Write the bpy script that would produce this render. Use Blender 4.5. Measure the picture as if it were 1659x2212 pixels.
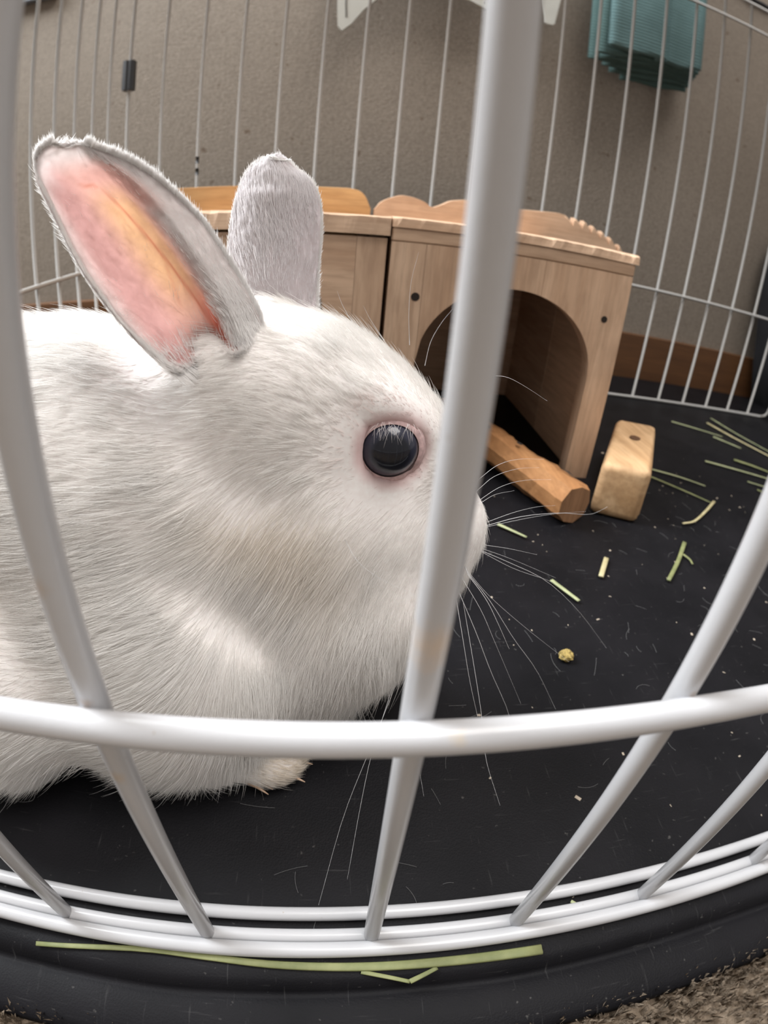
import bpy, bmesh, math, random
import numpy as np
from mathutils import Vector, Matrix, kdtree

for o in list(bpy.data.objects):
    bpy.data.objects.remove(o)
SC = bpy.context.scene
COL = SC.collection
rng = np.random.default_rng(7)
random.seed(7)

# ------------------------------------------------------------------ camera
cd = bpy.data.cameras.new('camera')
cam = bpy.data.objects.new('camera', cd)
COL.objects.link(cam)
SC.camera = cam
cd.type = 'PANO'
cd.sensor_fit = 'HORIZONTAL'
cd.sensor_width = 13.0
cd.sensor_height = 13.0 * 2212 / 1659
cd.lens = 9.0
cd.clip_start = 0.002
cd.clip_end = 50
cy = cd
cy.panorama_type = 'FISHEYE_LENS_POLYNOMIAL'
cy.fisheye_fov = math.radians(170)
cy.fisheye_polynomial_k0 = 0.0
cy.fisheye_polynomial_k1 = -0.10916519812
cy.fisheye_polynomial_k2 = -1.5286211e-05
cy.fisheye_polynomial_k3 = 4.31556567e-05
cy.fisheye_polynomial_k4 = -5.3990591e-07
cd.dof.use_dof = True
cd.dof.focus_distance = 0.155
cd.dof.aperture_fstop = 9.0
CAMZ = 0.166
CR = Matrix(((0.99300581, -0.03149029, -0.11378851),
             (-0.08178787, 0.51159581, -0.85532478),
             (0.08514815, 0.85864899, 0.50544208)))
cam.matrix_world = Matrix.Translation((0, 0, CAMZ)) @ CR.to_4x4()

# ------------------------------------------------------------------ light
w = bpy.data.worlds.new('room_light')
SC.world = w
w.use_nodes = True
bg = w.node_tree.nodes['Background']
bg.inputs[0].default_value = (1.0, 0.93, 0.87, 1)
bg.inputs[1].default_value = 0.40


def area(name, loc, target, sx, sy, power, col):
    l = bpy.data.lights.new(name, 'AREA')
    l.shape = 'RECTANGLE'
    l.size = sx
    l.size_y = sy
    l.energy = power
    l.color = col
    o = bpy.data.objects.new(name, l)
    COL.objects.link(o)
    o.location = loc
    o.rotation_euler = (Vector(target) - Vector(loc)).to_track_quat('-Z', 'Y').to_euler()
    return o


area('window_daylight', (-0.72, 0.63, 0.92), (-0.02, 0.12, 0.12), 0.8, 0.7, 52.0, (0.93, 0.97, 1.0))
area('overhead_fill', (0.40, -0.05, 1.7), (0.05, 0.25, 0.0), 0.9, 0.8, 22.0, (1.0, 0.97, 0.94))  # unseen fill added overhead to brighten house front and rabbit's near side

SC.view_settings.view_transform = 'Standard'
SC.view_settings.look = 'None'
SC.view_settings.exposure = 0.18
SC.view_settings.gamma = 1.0
SC.view_settings.use_curve_mapping = False
SC.cycles.max_bounces = 6
SC.cycles.diffuse_bounces = 3
SC.cycles.glossy_bounces = 2
SC.cycles.transmission_bounces = 4
SC.cycles.transparent_max_bounces = 6


# ------------------------------------------------------------------ helpers
def tag(o, label=None, cat=None, group=None, kind=None):
    if label: o['label'] = label
    if cat: o['category'] = cat
    if group: o['group'] = group
    if kind: o['kind'] = kind
    return o


def link(name, data, mat=None, parent=None):
    o = bpy.data.objects.new(name, data)
    COL.objects.link(o)
    if mat is not None and hasattr(data, 'materials') and len(data.materials) == 0:
        data.materials.append(mat)
    if parent is not None:
        o.parent = parent
    return o


def empty(name, loc=(0, 0, 0)):
    o = bpy.data.objects.new(name, None)
    COL.objects.link(o)
    o.location = loc
    o.empty_display_size = 0.01
    return o


def mesh(name, verts, faces, smooth=False):
    me = bpy.data.meshes.new(name)
    me.from_pydata([tuple(map(float, v)) for v in verts], [], [tuple(map(int, f)) for f in faces])
    if smooth:
        me.polygons.foreach_set('use_smooth', [True] * len(me.polygons))
    me.update()
    return me


def bm_mesh(name, bm, smooth=False):
    bmesh.ops.recalc_face_normals(bm, faces=bm.faces)
    me = bpy.data.meshes.new(name)
    bm.to_mesh(me)
    bm.free()
    if smooth:
        me.polygons.foreach_set('use_smooth', [True] * len(me.polygons))
    return me


def tube_data(pts, rad, n=10, cap=True):
    pts = [Vector(p) for p in pts]
    rads = rad if hasattr(rad, '__len__') else [rad] * len(pts)
    V, F = [], []
    up = None
    for i, p in enumerate(pts):
        t = (pts[min(i + 1, len(pts) - 1)] - pts[max(i - 1, 0)]).normalized()
        if up is None:
            a = Vector((0, 0, 1)) if abs(t.z) < 0.9 else Vector((1, 0, 0))
            up = (a - t * a.dot(t)).normalized()
        else:
            up = (up - t * up.dot(t)).normalized()
        s = t.cross(up)
        for k in range(n):
            an = 2 * math.pi * k / n
            V.append(p + (up * math.cos(an) + s * math.sin(an)) * rads[i])
    for i in range(len(pts) - 1):
        for k in range(n):
            a = i * n + k
            b = i * n + (k + 1) % n
            F.append((a, a + n, b + n, b)[::-1])
    if cap:
        F.append(tuple(range(n)))
        F.append(tuple(range((len(pts) - 1) * n, len(pts) * n))[::-1])
    return V, F


def tube(name, pts, rad, mat, parent=None, n=10):
    V, F = tube_data(pts, rad, n)
    return link(name, mesh(name, V, F, True), mat, parent)


def box(name, lo, hi, mat, parent=None, bevel=0.0, seg=2, smooth=False):
    bm = bmesh.new()
    bmesh.ops.create_cube(bm, size=1)
    lo, hi = Vector(lo), Vector(hi)
    for v in bm.verts:
        v.co = Vector(((lo[i] + hi[i]) / 2 + v.co[i] * (hi[i] - lo[i]) for i in range(3)))
    if bevel:
        bmesh.ops.bevel(bm, geom=bm.edges[:], offset=bevel, segments=seg, affect='EDGES', profile=0.5)
    return link(name, bm_mesh(name, bm, smooth), mat, parent)


def prism(name, poly, y0, y1, mat, parent=None, bevel=0.0):
    """polygon in (x, z) extruded from y0 to y1"""
    bm = bmesh.new()
    a = [bm.verts.new((x, y0, z)) for x, z in poly]
    b = [bm.verts.new((x, y1, z)) for x, z in poly]
    bm.faces.new(a)
    bm.faces.new(b[::-1])
    n = len(poly)
    for i in range(n):
        bm.faces.new((a[i], b[i], b[(i + 1) % n], a[(i + 1) % n]))
    if bevel:
        bmesh.ops.bevel(bm, geom=[e for e in bm.edges if len(e.link_faces) == 2 and e.calc_face_angle(0) > 0.6],
                        offset=bevel, segments=1, affect='EDGES')
    return link(name, bm_mesh(name, bm), mat, parent)


# ------------------------------------------------------------------ materials
def new_mat(name):
    m = bpy.data.materials.new(name)
    m.use_nodes = True
    nt = m.node_tree
    return m, nt, nt.nodes['Principled BSDF']


def N(nt, t, **kw):
    n = nt.nodes.new(t)
    for k, v in kw.items():
        setattr(n, k, v)
    return n


def ramp(nt, fac, stops):
    r = N(nt, 'ShaderNodeValToRGB')
    while len(r.color_ramp.elements) < len(stops):
        r.color_ramp.elements.new(0.5)
    for e, (p, c) in zip(r.color_ramp.elements, stops):
        e.position = p
        e.color = (*c, 1) if len(c) == 3 else c
    nt.links.new(fac, r.inputs[0])
    return r.outputs[0]


def coords(nt, scale=(1, 1, 1), kind='Object'):
    tc = N(nt, 'ShaderNodeTexCoord')
    mp = N(nt, 'ShaderNodeMapping')
    mp.inputs['Scale'].default_value = scale
    nt.links.new(tc.outputs[kind], mp.inputs[0])
    return mp.outputs[0]


def noise(nt, vec, scale, detail=4, rough=0.55):
    n = N(nt, 'ShaderNodeTexNoise')
    n.inputs['Scale'].default_value = scale
    n.inputs['Detail'].default_value = detail
    n.inputs['Roughness'].default_value = rough
    nt.links.new(vec, n.inputs['Vector'])
    return n.outputs[0]


def bump(nt, bsdf, h, strength, dist):
    b = N(nt, 'ShaderNodeBump')
    b.inputs['Strength'].default_value = strength
    b.inputs['Distance'].default_value = dist
    nt.links.new(h, b.inputs['Height'])
    nt.links.new(b.outputs[0], bsdf.inputs['Normal'])


def mix_rgb(nt, fac, a, b, mode='MIX'):
    m = N(nt, 'ShaderNodeMix', data_type='RGBA', blend_type=mode)
    for inp, v in ((m.inputs['Factor'], fac), (m.inputs['A'], a), (m.inputs['B'], b)):
        if isinstance(v, (int, float)):
            inp.default_value = v
        elif isinstance(v, tuple):
            inp.default_value = (*v, 1) if len(v) == 3 else v
        else:
            nt.links.new(v, inp)
    return m.outputs['Result']


def mat_plain(name, col, rough=0.5, spec=0.5, bumpscale=None, bstr=0.2, bdist=0.0005, var=0.0, vscale=40):
    m, nt, b = new_mat(name)
    b.inputs['Base Color'].default_value = (*col, 1)
    b.inputs['Roughness'].default_value = rough
    b.inputs['Specular IOR Level'].default_value = spec
    v = coords(nt)
    if var:
        f = noise(nt, v, vscale, 5)
        dark = tuple(c * (1 - var) for c in col)
        lite = tuple(min(1, c * (1 + var)) for c in col)
        nt.links.new(ramp(nt, f, [(0.3, dark), (0.7, lite)]), b.inputs['Base Color'])
    if bumpscale:
        bump(nt, b, noise(nt, v, bumpscale, 6), bstr, bdist)
    return m


# white coated wire with grime flecks; stains is a list of (x, y, z, radius) rust blotches on the paint
def mat_wire(name, col, rough=0.32, stains=()):
    m, nt, b = new_mat(name)
    v = coords(nt)
    f = noise(nt, v, 90, 4)
    g = ramp(nt, f, [(0.72, (0, 0, 0)), (0.84, (0.5, 0.5, 0.5))])
    c = mix_rgb(nt, g, col, (0.62, 0.54, 0.45))
    f2 = noise(nt, v, 600, 3)
    g2 = ramp(nt, f2, [(0.73, (0, 0, 0)), (0.79, (1, 1, 1))])
    c = mix_rgb(nt, g2, c, (0.40, 0.36, 0.32))
    fz = noise(nt, v, 420, 4, 0.6)
    for (x, y, z, r, tone) in stains:
        d = N(nt, 'ShaderNodeVectorMath', operation='DISTANCE')
        nt.links.new(v, d.inputs[0]); d.inputs[1].default_value = (x, y, z)
        ad = N(nt, 'ShaderNodeMath', operation='MULTIPLY_ADD')
        ad.inputs[1].default_value = r * 1.6
        nt.links.new(fz, ad.inputs[0]); nt.links.new(d.outputs['Value'], ad.inputs[2])
        mr = N(nt, 'ShaderNodeMapRange')
        mr.inputs['From Min'].default_value = r * 0.7; mr.inputs['From Max'].default_value = r * 1.9
        mr.inputs['To Min'].default_value = 0.75; mr.inputs['To Max'].default_value = 0.0
        nt.links.new(ad.outputs[0], mr.inputs[0])
        c = mix_rgb(nt, mr.outputs[0], c, tone)
    nt.links.new(c, b.inputs['Base Color'])
    b.inputs['Roughness'].default_value = rough
    b.inputs['Coat Weight'].default_value = 0.25
    b.inputs['Coat Roughness'].default_value = 0.15
    bump(nt, b, noise(nt, v, 350, 3), 0.08, 0.0004)
    return m


BR, YE, DK = (0.30, 0.17, 0.08), (0.66, 0.50, 0.28), (0.12, 0.08, 0.06)
# positions relative to the near panel's foot
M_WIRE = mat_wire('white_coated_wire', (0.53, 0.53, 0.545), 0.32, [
    (-0.0304, -0.0001, 0.1112, 0.0011, BR), (0.0128, 0.0, 0.1235, 0.0040, (0.68, 0.52, 0.38)), (0.0175, -0.0030, 0.1100, 0.0015, YE),
    (0.0550, 0.0, 0.1112, 0.0009, BR), (0.0640, -0.0025, 0.1092, 0.0012, YE), (0.0530, -0.0025, 0.1090, 0.0006, BR),
    (-0.0312, 0.0, 0.0930, 0.0018, (0.55, 0.42, 0.28)), (-0.0312, 0.0, 0.1300, 0.0018, (0.5, 0.38, 0.28)),
    (-0.1030, -0.0025, 0.0030, 0.0025, DK), (0.1500, -0.0015, 0.0040, 0.0010, DK), (0.0710, -0.0025, 0.1092, 0.0010, YE)])
M_WIRE_FAR = mat_wire('far_white_wire', (0.30, 0.29, 0.275), 0.5)  # darker base tone than the near panel's wire
M_RUST = mat_plain('rust_spot', (0.36, 0.20, 0.09), 0.8, var=0.4, vscale=300)
M_BLACKPL = mat_plain('black_plastic', (0.012, 0.012, 0.014), 0.45, bumpscale=300)


def mat_wall():
    m, nt, b = new_mat('beige_wallpaper')
    v = coords(nt)
    big = noise(nt, v, 3.0, 3)
    fine = noise(nt, v, 260, 4, 0.7)
    base = ramp(nt, big, [(0.3, (0.19, 0.158, 0.126)), (0.7, (0.23, 0.193, 0.156))])
    c = mix_rgb(nt, ramp(nt, fine, [(0.35, (0.55, 0.55, 0.55)), (0.62, (0, 0, 0))]), base, (0.125, 0.10, 0.078))
    # brown splash stains, spots with shapes of their own
    st = noise(nt, v, 75, 2, 0.4)
    c = mix_rgb(nt, ramp(nt, st, [(0.70, (0, 0, 0)), (0.76, (0.7, 0.7, 0.7))]), c, (0.09, 0.055, 0.03))
    nt.links.new(c, b.inputs['Base Color'])
    b.inputs['Roughness'].default_value = 0.85
    bump(nt, b, noise(nt, coords(nt, (1, 1, 1.6)), 210, 5, 0.65), 0.55, 0.0016)
    return m


M_WALL = mat_wall()


def mat_wood(name, dark, lite, axis='z', scale=1.0, rough=0.6, grime=0.0):
    m, nt, b = new_mat(name)
    s = {'z': (60, 60, 5), 'x': (5, 60, 60), 'y': (60, 5, 60)}[axis]
    oi = N(nt, 'ShaderNodeObjectInfo')
    tc = N(nt, 'ShaderNodeTexCoord')
    add = N(nt, 'ShaderNodeVectorMath', operation='ADD')
    sc = N(nt, 'ShaderNodeVectorMath', operation='SCALE')
    sc.inputs[0].default_value = (13.1, 7.7, 3.3)
    nt.links.new(oi.outputs['Random'], sc.inputs['Scale'])
    nt.links.new(tc.outputs['Object'], add.inputs[0])
    nt.links.new(sc.outputs[0], add.inputs[1])
    mp = N(nt, 'ShaderNodeMapping')
    mp.inputs['Scale'].default_value = tuple(a * scale for a in s)
    nt.links.new(add.outputs[0], mp.inputs[0])
    n1 = noise(nt, mp.outputs[0], 1.0, 6, 0.6)
    n2 = noise(nt, mp.outputs[0], 6.0, 4, 0.6)
    c = ramp(nt, n1, [(0.28, dark), (0.72, lite)])
    c = mix_rgb(nt, ramp(nt, n2, [(0.35, (0.45, 0.45, 0.45)), (0.6, (0, 0, 0))]), c, tuple(x * 0.72 for x in dark))
    hs = N(nt, 'ShaderNodeHueSaturation')
    mr = N(nt, 'ShaderNodeMapRange')
    mr.inputs['To Min'].default_value = 0.86
    mr.inputs['To Max'].default_value = 1.12
    nt.links.new(oi.outputs['Random'], mr.inputs[0])
    nt.links.new(mr.outputs[0], hs.inputs['Value'])
    nt.links.new(c, hs.inputs['Color'])
    c = hs.outputs[0]
    if grime:
        g = noise(nt, tc.outputs['Object'], 28, 4)
        c = mix_rgb(nt, ramp(nt, g, [(0.48, (0, 0, 0)), (0.75, (grime,) * 3)]), c, tuple(x * 0.55 for x in dark))
    nt.links.new(c, b.inputs['Base Color'])
    b.inputs['Roughness'].default_value = rough
    bump(nt, b, n1, 0.15, 0.0006)
    return m


M_WOOD = mat_wood('pale_pine', (0.47, 0.295, 0.185), (0.70, 0.495, 0.345), 'z', grime=0.35)
M_WOODX = mat_wood('pale_pine_crosswise', (0.47, 0.295, 0.185), (0.70, 0.495, 0.345), 'x', grime=0.3)
M_WOODY = mat_wood('pale_pine_lengthwise', (0.47, 0.295, 0.185), (0.70, 0.495, 0.345), 'y')
M_HONEY = mat_wood('honey_pine', (0.46, 0.235, 0.085), (0.68, 0.42, 0.19), 'x')
M_LOG = mat_wood('orange_gnawed_wood', (0.33, 0.14, 0.045), (0.54, 0.27, 0.11), 'y', 1.0, 0.8, grime=0.6)
M_LOGEND = mat_wood('log_end_grain', (0.22, 0.11, 0.05), (0.42, 0.22, 0.11), 'z', 1.0, 0.8)
M_BLOCK = mat_wood('worn_block_wood', (0.42, 0.24, 0.11), (0.66, 0.45, 0.26), 'y', 0.8, 0.65, grime=0.45)
M_BASE = mat_wood('brown_baseboard', (0.075, 0.03, 0.010), (0.14, 0.06, 0.02), 'x', 0.6, 0.5)
M_HOLE = mat_plain('dark_hole', (0.02, 0.012, 0.008), 0.9)

# ------------------------------------------------------------------ the room
YW = 0.695
o = box('wall_back', (-1.2, YW, -0.02), (1.6, YW + 0.06, 1.6), M_WALL); tag(o, kind='structure')
M_SILL = mat_plain('grey_window_frame', (0.10, 0.11, 0.125), 0.4, var=0.15)
o = box('trim_1', (-1.15, YW - 0.012, 0.474), (-0.372, YW - 0.0005, 0.52), M_SILL, bevel=0.002); tag(o, kind='structure')
o = box('baseboard_back', (-1.2, 0.685, -0.0115), (1.6, YW - 0.0005, 0.0640), M_BASE, bevel=0.001); tag(o, kind='structure')


def mat_carpet():
    m, nt, b = new_mat('brown_carpet')
    v = coords(nt)
    f = noise(nt, v, 160, 5, 0.7)
    nt.links.new(ramp(nt, f, [(0.3, (0.10, 0.07, 0.045)), (0.7, (0.36, 0.29, 0.22))]), b.inputs['Base Color'])
    b.inputs['Roughness'].default_value = 0.95
    b.inputs['Specular IOR Level'].default_value = 0.1
    bump(nt, b, f, 1.0, 0.004)
    return m


M_CARPET = mat_carpet()
ZC = -0.012
o = box('floor', (-1.2, -1.2, ZC - 0.02), (1.6, 0.80, ZC), M_CARPET); tag(o, kind='structure')


# carpet pile tufts along the strip in front of the mat
def carpet_pile():
    V, F = [], []
    n = 5200
    for i in range(n):
        x = rng.uniform(-0.16, 0.26)
        y = 0.0155 - abs(rng.normal(0, 0.022))
        h = rng.uniform(0.004, 0.0085)
        a = rng.uniform(0, math.pi)
        wd = rng.uniform(0.0004, 0.0009)
        dx, dy = math.cos(a) * wd, math.sin(a) * wd
        lx, ly = rng.normal(0, 0.0018), rng.normal(0, 0.0018)
        b = len(V)
        V += [(x - dx, y - dy, ZC), (x + dx, y + dy, ZC), (x + dx * .9 + lx * .5, y + dy * .9 + ly * .5, ZC + h * .6),
              (x - dx * .9 + lx * .5, y - dy * .9 + ly * .5, ZC + h * .6), (x + lx, y + ly, ZC + h)]
        F += [(b, b + 1, b + 2, b + 3), (b + 3, b + 2, b + 4)]
    o = link('carpet_pile', mesh('carpet_pile', V, F), M_CARPET)
    return tag(o, 'brown and beige carpet pile beside the black mat edge', 'carpet', kind='stuff')


carpet_pile()


# ------------------------------------------------------------------ black pen mat
def mat_mat():
    m, nt, b = new_mat('black_vinyl_mat')
    v = coords(nt)
    f = noise(nt, v, 25, 5)
    base = ramp(nt, f, [(0.3, (0.0045, 0.0045, 0.0058)), (0.75, (0.0100, 0.0095, 0.0115))])
    # pale dust and lint specks
    s = noise(nt, v, 420, 2, 0.5)
    c = mix_rgb(nt, ramp(nt, s, [(0.70, (0, 0, 0)), (0.78, (0.6, 0.6, 0.6))]), base, (0.10, 0.095, 0.09))
    # fine scuffs
    for rot, sc in ((0.5, (60, 900, 60)), (-0.9, (900, 70, 60))):
        tc = N(nt, 'ShaderNodeTexCoord')
        mp = N(nt, 'ShaderNodeMapping')
        mp.inputs['Rotation'].default_value = (0, 0, rot)
        mp.inputs['Scale'].default_value = sc
        nt.links.new(tc.outputs['Object'], mp.inputs[0])
        q = noise(nt, mp.outputs[0], 1.0, 3, 0.5)
        c = mix_rgb(nt, ramp(nt, q, [(0.66, (0, 0, 0)), (0.80, (0.35, 0.35, 0.35))]), c, (0.09, 0.088, 0.088))
    nt.links.new(c, b.inputs['Base Color'])
    b.inputs['Roughness'].default_value = 0.55
    b.inputs['Specular IOR Level'].default_value = 0.13
    vo = N(nt, 'ShaderNodeTexVoronoi')
    vo.inputs['Scale'].default_value = 1500
    nt.links.new(v, vo.inputs['Vector'])
    bump(nt, b, vo.outputs['Distance'], 0.18, 0.0003)
    return m


M_MAT = mat_mat()


def pen_mat():
    # profile in (y, z): carpet edge, rounded rim, shallow groove, flat floor
    prof = [(0.0120, -0.0119), (0.0105, -0.0095), (0.0115, -0.0072), (0.0145, -0.0055), (0.0200, -0.0046), (0.0245, -0.0044),
            (0.0268, -0.0047), (0.0282, -0.0052), (0.0292, -0.0040), (0.0305, -0.0014), (0.0325, -0.0003), (0.0350, 0.0)]
    V, F = [], []
    X0, X1, nx = -0.45, 1.0, 44
    xs = np.linspace(X0, X1, nx)
    prof = prof + [(0.2, 0.0), (0.4, 0.0), (0.684, 0.0), (0.684, -0.0119)]
    for x in xs:
        wv = 0.0006 * math.sin(x * 23) + 0.0004 * math.sin(x * 61 + 1)
        for (y, z) in prof:
            V.append((x, y + (wv if y < 0.036 else 0), z))
    n = len(prof)
    for i in range(nx - 1):
        for k in range(n - 1):
            a = i * n + k
            F.append((a, a + n, a + n + 1, a + 1))
    F.append(tuple(range(n))[::-1])
    F.append(tuple(range((nx - 1) * n, nx * n)))
    me = mesh('pen_mat', V, F, True)
    o = link('pen_mat', me, M_MAT)
    bm = bmesh.new(); bm.from_mesh(me); bmesh.ops.recalc_face_normals(bm, faces=bm.faces); bm.to_mesh(me); bm.free()
    return tag(o, 'black vinyl floor mat with a rounded rim under the pen', 'mat')


pen_mat()


# ------------------------------------------------------------------ wire pen panels
def wire_between(parent, name, a, b, r, m, n=12):
    return tube(name, [a, b], r, m, parent, n)


# near panel
near = tag(empty('pen_fence', (0.0, 0.0425, 0.0)), 'white wire pen panel with thick bars close in front of the rabbit', 'fence')
YB = 0.0443
OFF = Vector((0.0, 0.0425, 0.0))
bars = [(-0.2060, 0.0), (-0.1620, 0.0), (-0.1180, 0.0), (-0.0745, 0.012), (-0.0317, 0.0115), (0.0141, -0.0111), (0.0563, -0.0140), (0.0995, -0.020), (0.1478, -0.01), (0.1920, 0.0), (0.2360, 0.0), (0.2800, 0)]
RW = 0.00222
for x, s in bars:
    tube('wire', [Vector((x, YB, 0.0012)) - OFF, Vector((x, YB, 0.0022)) - OFF, Vector((x + s * 0.1, YB, 0.1)) - OFF, Vector((x + s * 0.5, YB, 0.5)) - OFF],
         [RW * .8, RW, RW, RW], M_WIRE, near, 20)


def rail(y, z, r, m, x0, x1, parent, off, name='rail'):
    pts = [Vector((x, y + 0.0002 * math.sin(x * 31), z)) - off for x in np.linspace(x0, x1, 14)]
    return tube(name, pts, r, m, parent, 20)


rail(0.0404, 0.1088, 0.00238, M_WIRE, -0.215, 0.29, near, OFF)
rail(0.0402, 0.0026, 0.0024, M_WIRE, -0.215, 0.29, near, OFF)
rail(0.0404, 0.4700, 0.0024, M_WIRE, -0.215, 0.29, near, OFF)
rail(0.0452 - 0.0005, 0.0021, 0.0021, M_WIRE, -0.215, 0.29, near, OFF)
rail(0.0514, 0.0022, 0.00215, M_WIRE, -0.215, 0.29, near, OFF)
# back panel
DB = 0.5797
back = tag(empty('pen_fence', (0.19, DB, 0.0)), 'white wire pen panel running along the beige back wall', 'fence')
OFB = Vector((0.19, DB, 0.0))
RB = 0.00165
by = lambda x: DB - 0.0048 * x
wire_me = None
V, F = tube_data([(0, 0, 0.001), (0, 0, 0.5335)], RB, 8)
wire_me = mesh('wire', V, F, True)
for k in range(-9, 11):
    x = 0.1740 + 0.04 * k
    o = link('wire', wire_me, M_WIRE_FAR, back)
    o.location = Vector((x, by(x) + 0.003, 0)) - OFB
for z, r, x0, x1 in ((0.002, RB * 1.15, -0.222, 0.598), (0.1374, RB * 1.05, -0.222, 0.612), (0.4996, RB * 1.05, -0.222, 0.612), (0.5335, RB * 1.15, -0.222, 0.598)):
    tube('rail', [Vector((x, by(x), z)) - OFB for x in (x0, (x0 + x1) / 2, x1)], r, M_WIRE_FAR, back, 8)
# rounded end post on the right, straight end post on the left
pts = [(0.598, 0.002), (0.606, 0.0035), (0.6105, 0.008), (0.612, 0.016), (0.612, 0.3), (0.612, 0.520), (0.6105, 0.528), (0.606, 0.532), (0.598, 0.5335)]
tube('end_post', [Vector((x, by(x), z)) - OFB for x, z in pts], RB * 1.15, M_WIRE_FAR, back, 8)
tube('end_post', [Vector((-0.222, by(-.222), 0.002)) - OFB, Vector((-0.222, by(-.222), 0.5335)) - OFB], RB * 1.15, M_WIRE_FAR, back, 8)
for z in (0.2252, 0.2131):
    tube('worn_patch', [Vector((-0.146 + 0.0, by(-.146) + 0.003, z - .0035)) - OFB, Vector((-0.146, by(-.146) + 0.003, z + .0035)) - OFB], RB * 1.12, M_BLACKPL, back, 8)

# side panel
XS = -0.2235
side = tag(empty('pen_fence', (XS, 0.35, 0.0)), 'white wire pen panel closing the left end of the pen', 'fence')
OFS = Vector((XS, 0.35, 0.0))
for k in range(13):
    y = 0.541 - 0.0372 * k
    if y < 0.07: break
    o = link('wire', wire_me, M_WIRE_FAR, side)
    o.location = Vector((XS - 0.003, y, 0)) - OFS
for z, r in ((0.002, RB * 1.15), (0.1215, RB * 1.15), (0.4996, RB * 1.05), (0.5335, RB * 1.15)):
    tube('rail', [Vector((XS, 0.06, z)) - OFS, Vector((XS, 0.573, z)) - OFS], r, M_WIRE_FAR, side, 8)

# black joining clip on the corner post
clip = tag(empty('corner_clip', (-0.2225, 0.5808, 0.3045)), 'small black plastic clip joining the pen panels at the corner', 'clip')
cpoly = [(-0.0062, -0.0045), (-0.0022, -0.0058), (0, -0.0048), (0.0022, -0.0058), (0.0062, -0.0045), (0.0062, 0.0035), (0.003, 0.0052), (-0.003, 0.0052), (-0.0062, 0.0035)]
bm = bmesh.new()
lo = [bm.verts.new((x, y, 0)) for x, y in cpoly]
hi = [bm.verts.new((x, y, 0.0325)) for x, y in cpoly]
bm.faces.new(lo[::-1]); bm.faces.new(hi)
for i in range(len(cpoly)):
    j = (i + 1) % len(cpoly)
    bm.faces.new((lo[i], lo[j], hi[j], hi[i]))
link('clip_body', bm_mesh('clip_body', bm), M_BLACKPL, clip)


# ------------------------------------------------------------------ wooden houses
def arch_z(x, cx, hw, top, spring):
    """height of the doorway edge above the floor at x (0 outside)"""
    t = (x - cx) / hw
    if abs(t) >= 1: return 0.0
    return spring + (top - spring) * math.sqrt(max(0, 1 - t * t))


def panel_strip(name, x0, x1, ztop, cx, hw, top, spring, y0, y1, mat, parent):
    xs = list(np.linspace(x0, x1, max(3, int((x1 - x0) / 0.002))))
    for e in (cx - hw, cx + hw):
        if x0 < e < x1: xs += [e - 1e-5, e + 1e-5]
    xs = sorted(set(xs))
    low = []
    for x in xs:
        low.append((x, arch_z(x, cx, hw, top, spring)))
    poly = low + [(x1, ztop), (x0, ztop)]
    # drop duplicate points
    V, F = [], []
    nl = len(low)
    for y in (y0, y1):
        for x, z in low: V.append((x, y, z))
        for x, z in low: V.append((x, y, ztop))
    n2 = 2 * nl
    for i in range(nl - 1):
        F.append((i, i + 1, nl + i + 1, nl + i))
        F.append((n2 + i, n2 + nl + i, n2 + nl + i + 1, n2 + i + 1))
        F.append((i, n2 + i, n2 + i + 1, i + 1))
        F.append((nl + i, nl + i + 1, n2 + nl + i + 1, n2 + nl + i))
    F.append((0, nl, n2 + nl, n2))
    F.append((nl - 1, n2 + nl - 1, n2 + n2 - 1, nl + nl - 1))
    me = mesh(name, V, F)
    bm = bmesh.new(); bm.from_mesh(me)
    bmesh.ops.remove_doubles(bm, verts=bm.verts, dist=1e-6)
    bmesh.ops.recalc_face_normals(bm, faces=bm.faces)
    bm.to_mesh(me); bm.free()
    return link(name, me, mat, parent)


def screw_hole(x, y, z, r, parent):
    V, F = tube_data([(x, y - 0.0002, z), (x, y + 0.003, z)], r, 14)
    return link('screw_hole', mesh('screw_hole', V, F), M_HOLE, parent)


YF, YR = 0.342, 0.548
# right house
h = tag(empty('rabbit_house'), 'pale wooden hideout with an arched doorway and gnawed back board, nearer the log', 'rabbit house')
cx, hw, top, spring = 0.1175, 0.0618, 0.1325, 0.078
for i, (a, b) in enumerate(((0.034, 0.0555), (0.0557, 0.0795), (0.0797, 0.134), (0.1342, 0.199))):
    panel_strip('front_board', a, b, 0.1545, cx, hw, top, spring, YF, YF + 0.0115, M_WOOD, h)
box('top_rail', (0.0338, YF - 0.0002, 0.1547), (0.1995, YF + 0.0113, 0.1632), M_WOODX, h, 0.0008, 1)
# side walls (each of two boards) and roof boards
for xs in (0.034, 0.1885):
    for a, b in ((YF + 0.0117, 0.44), (0.4402, YR - 0.0122)):
        box('side_board', (xs, a, 0.0), (xs + 0.0105, b, 0.1630), M_WOODY, h, 0.0005, 1)


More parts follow.
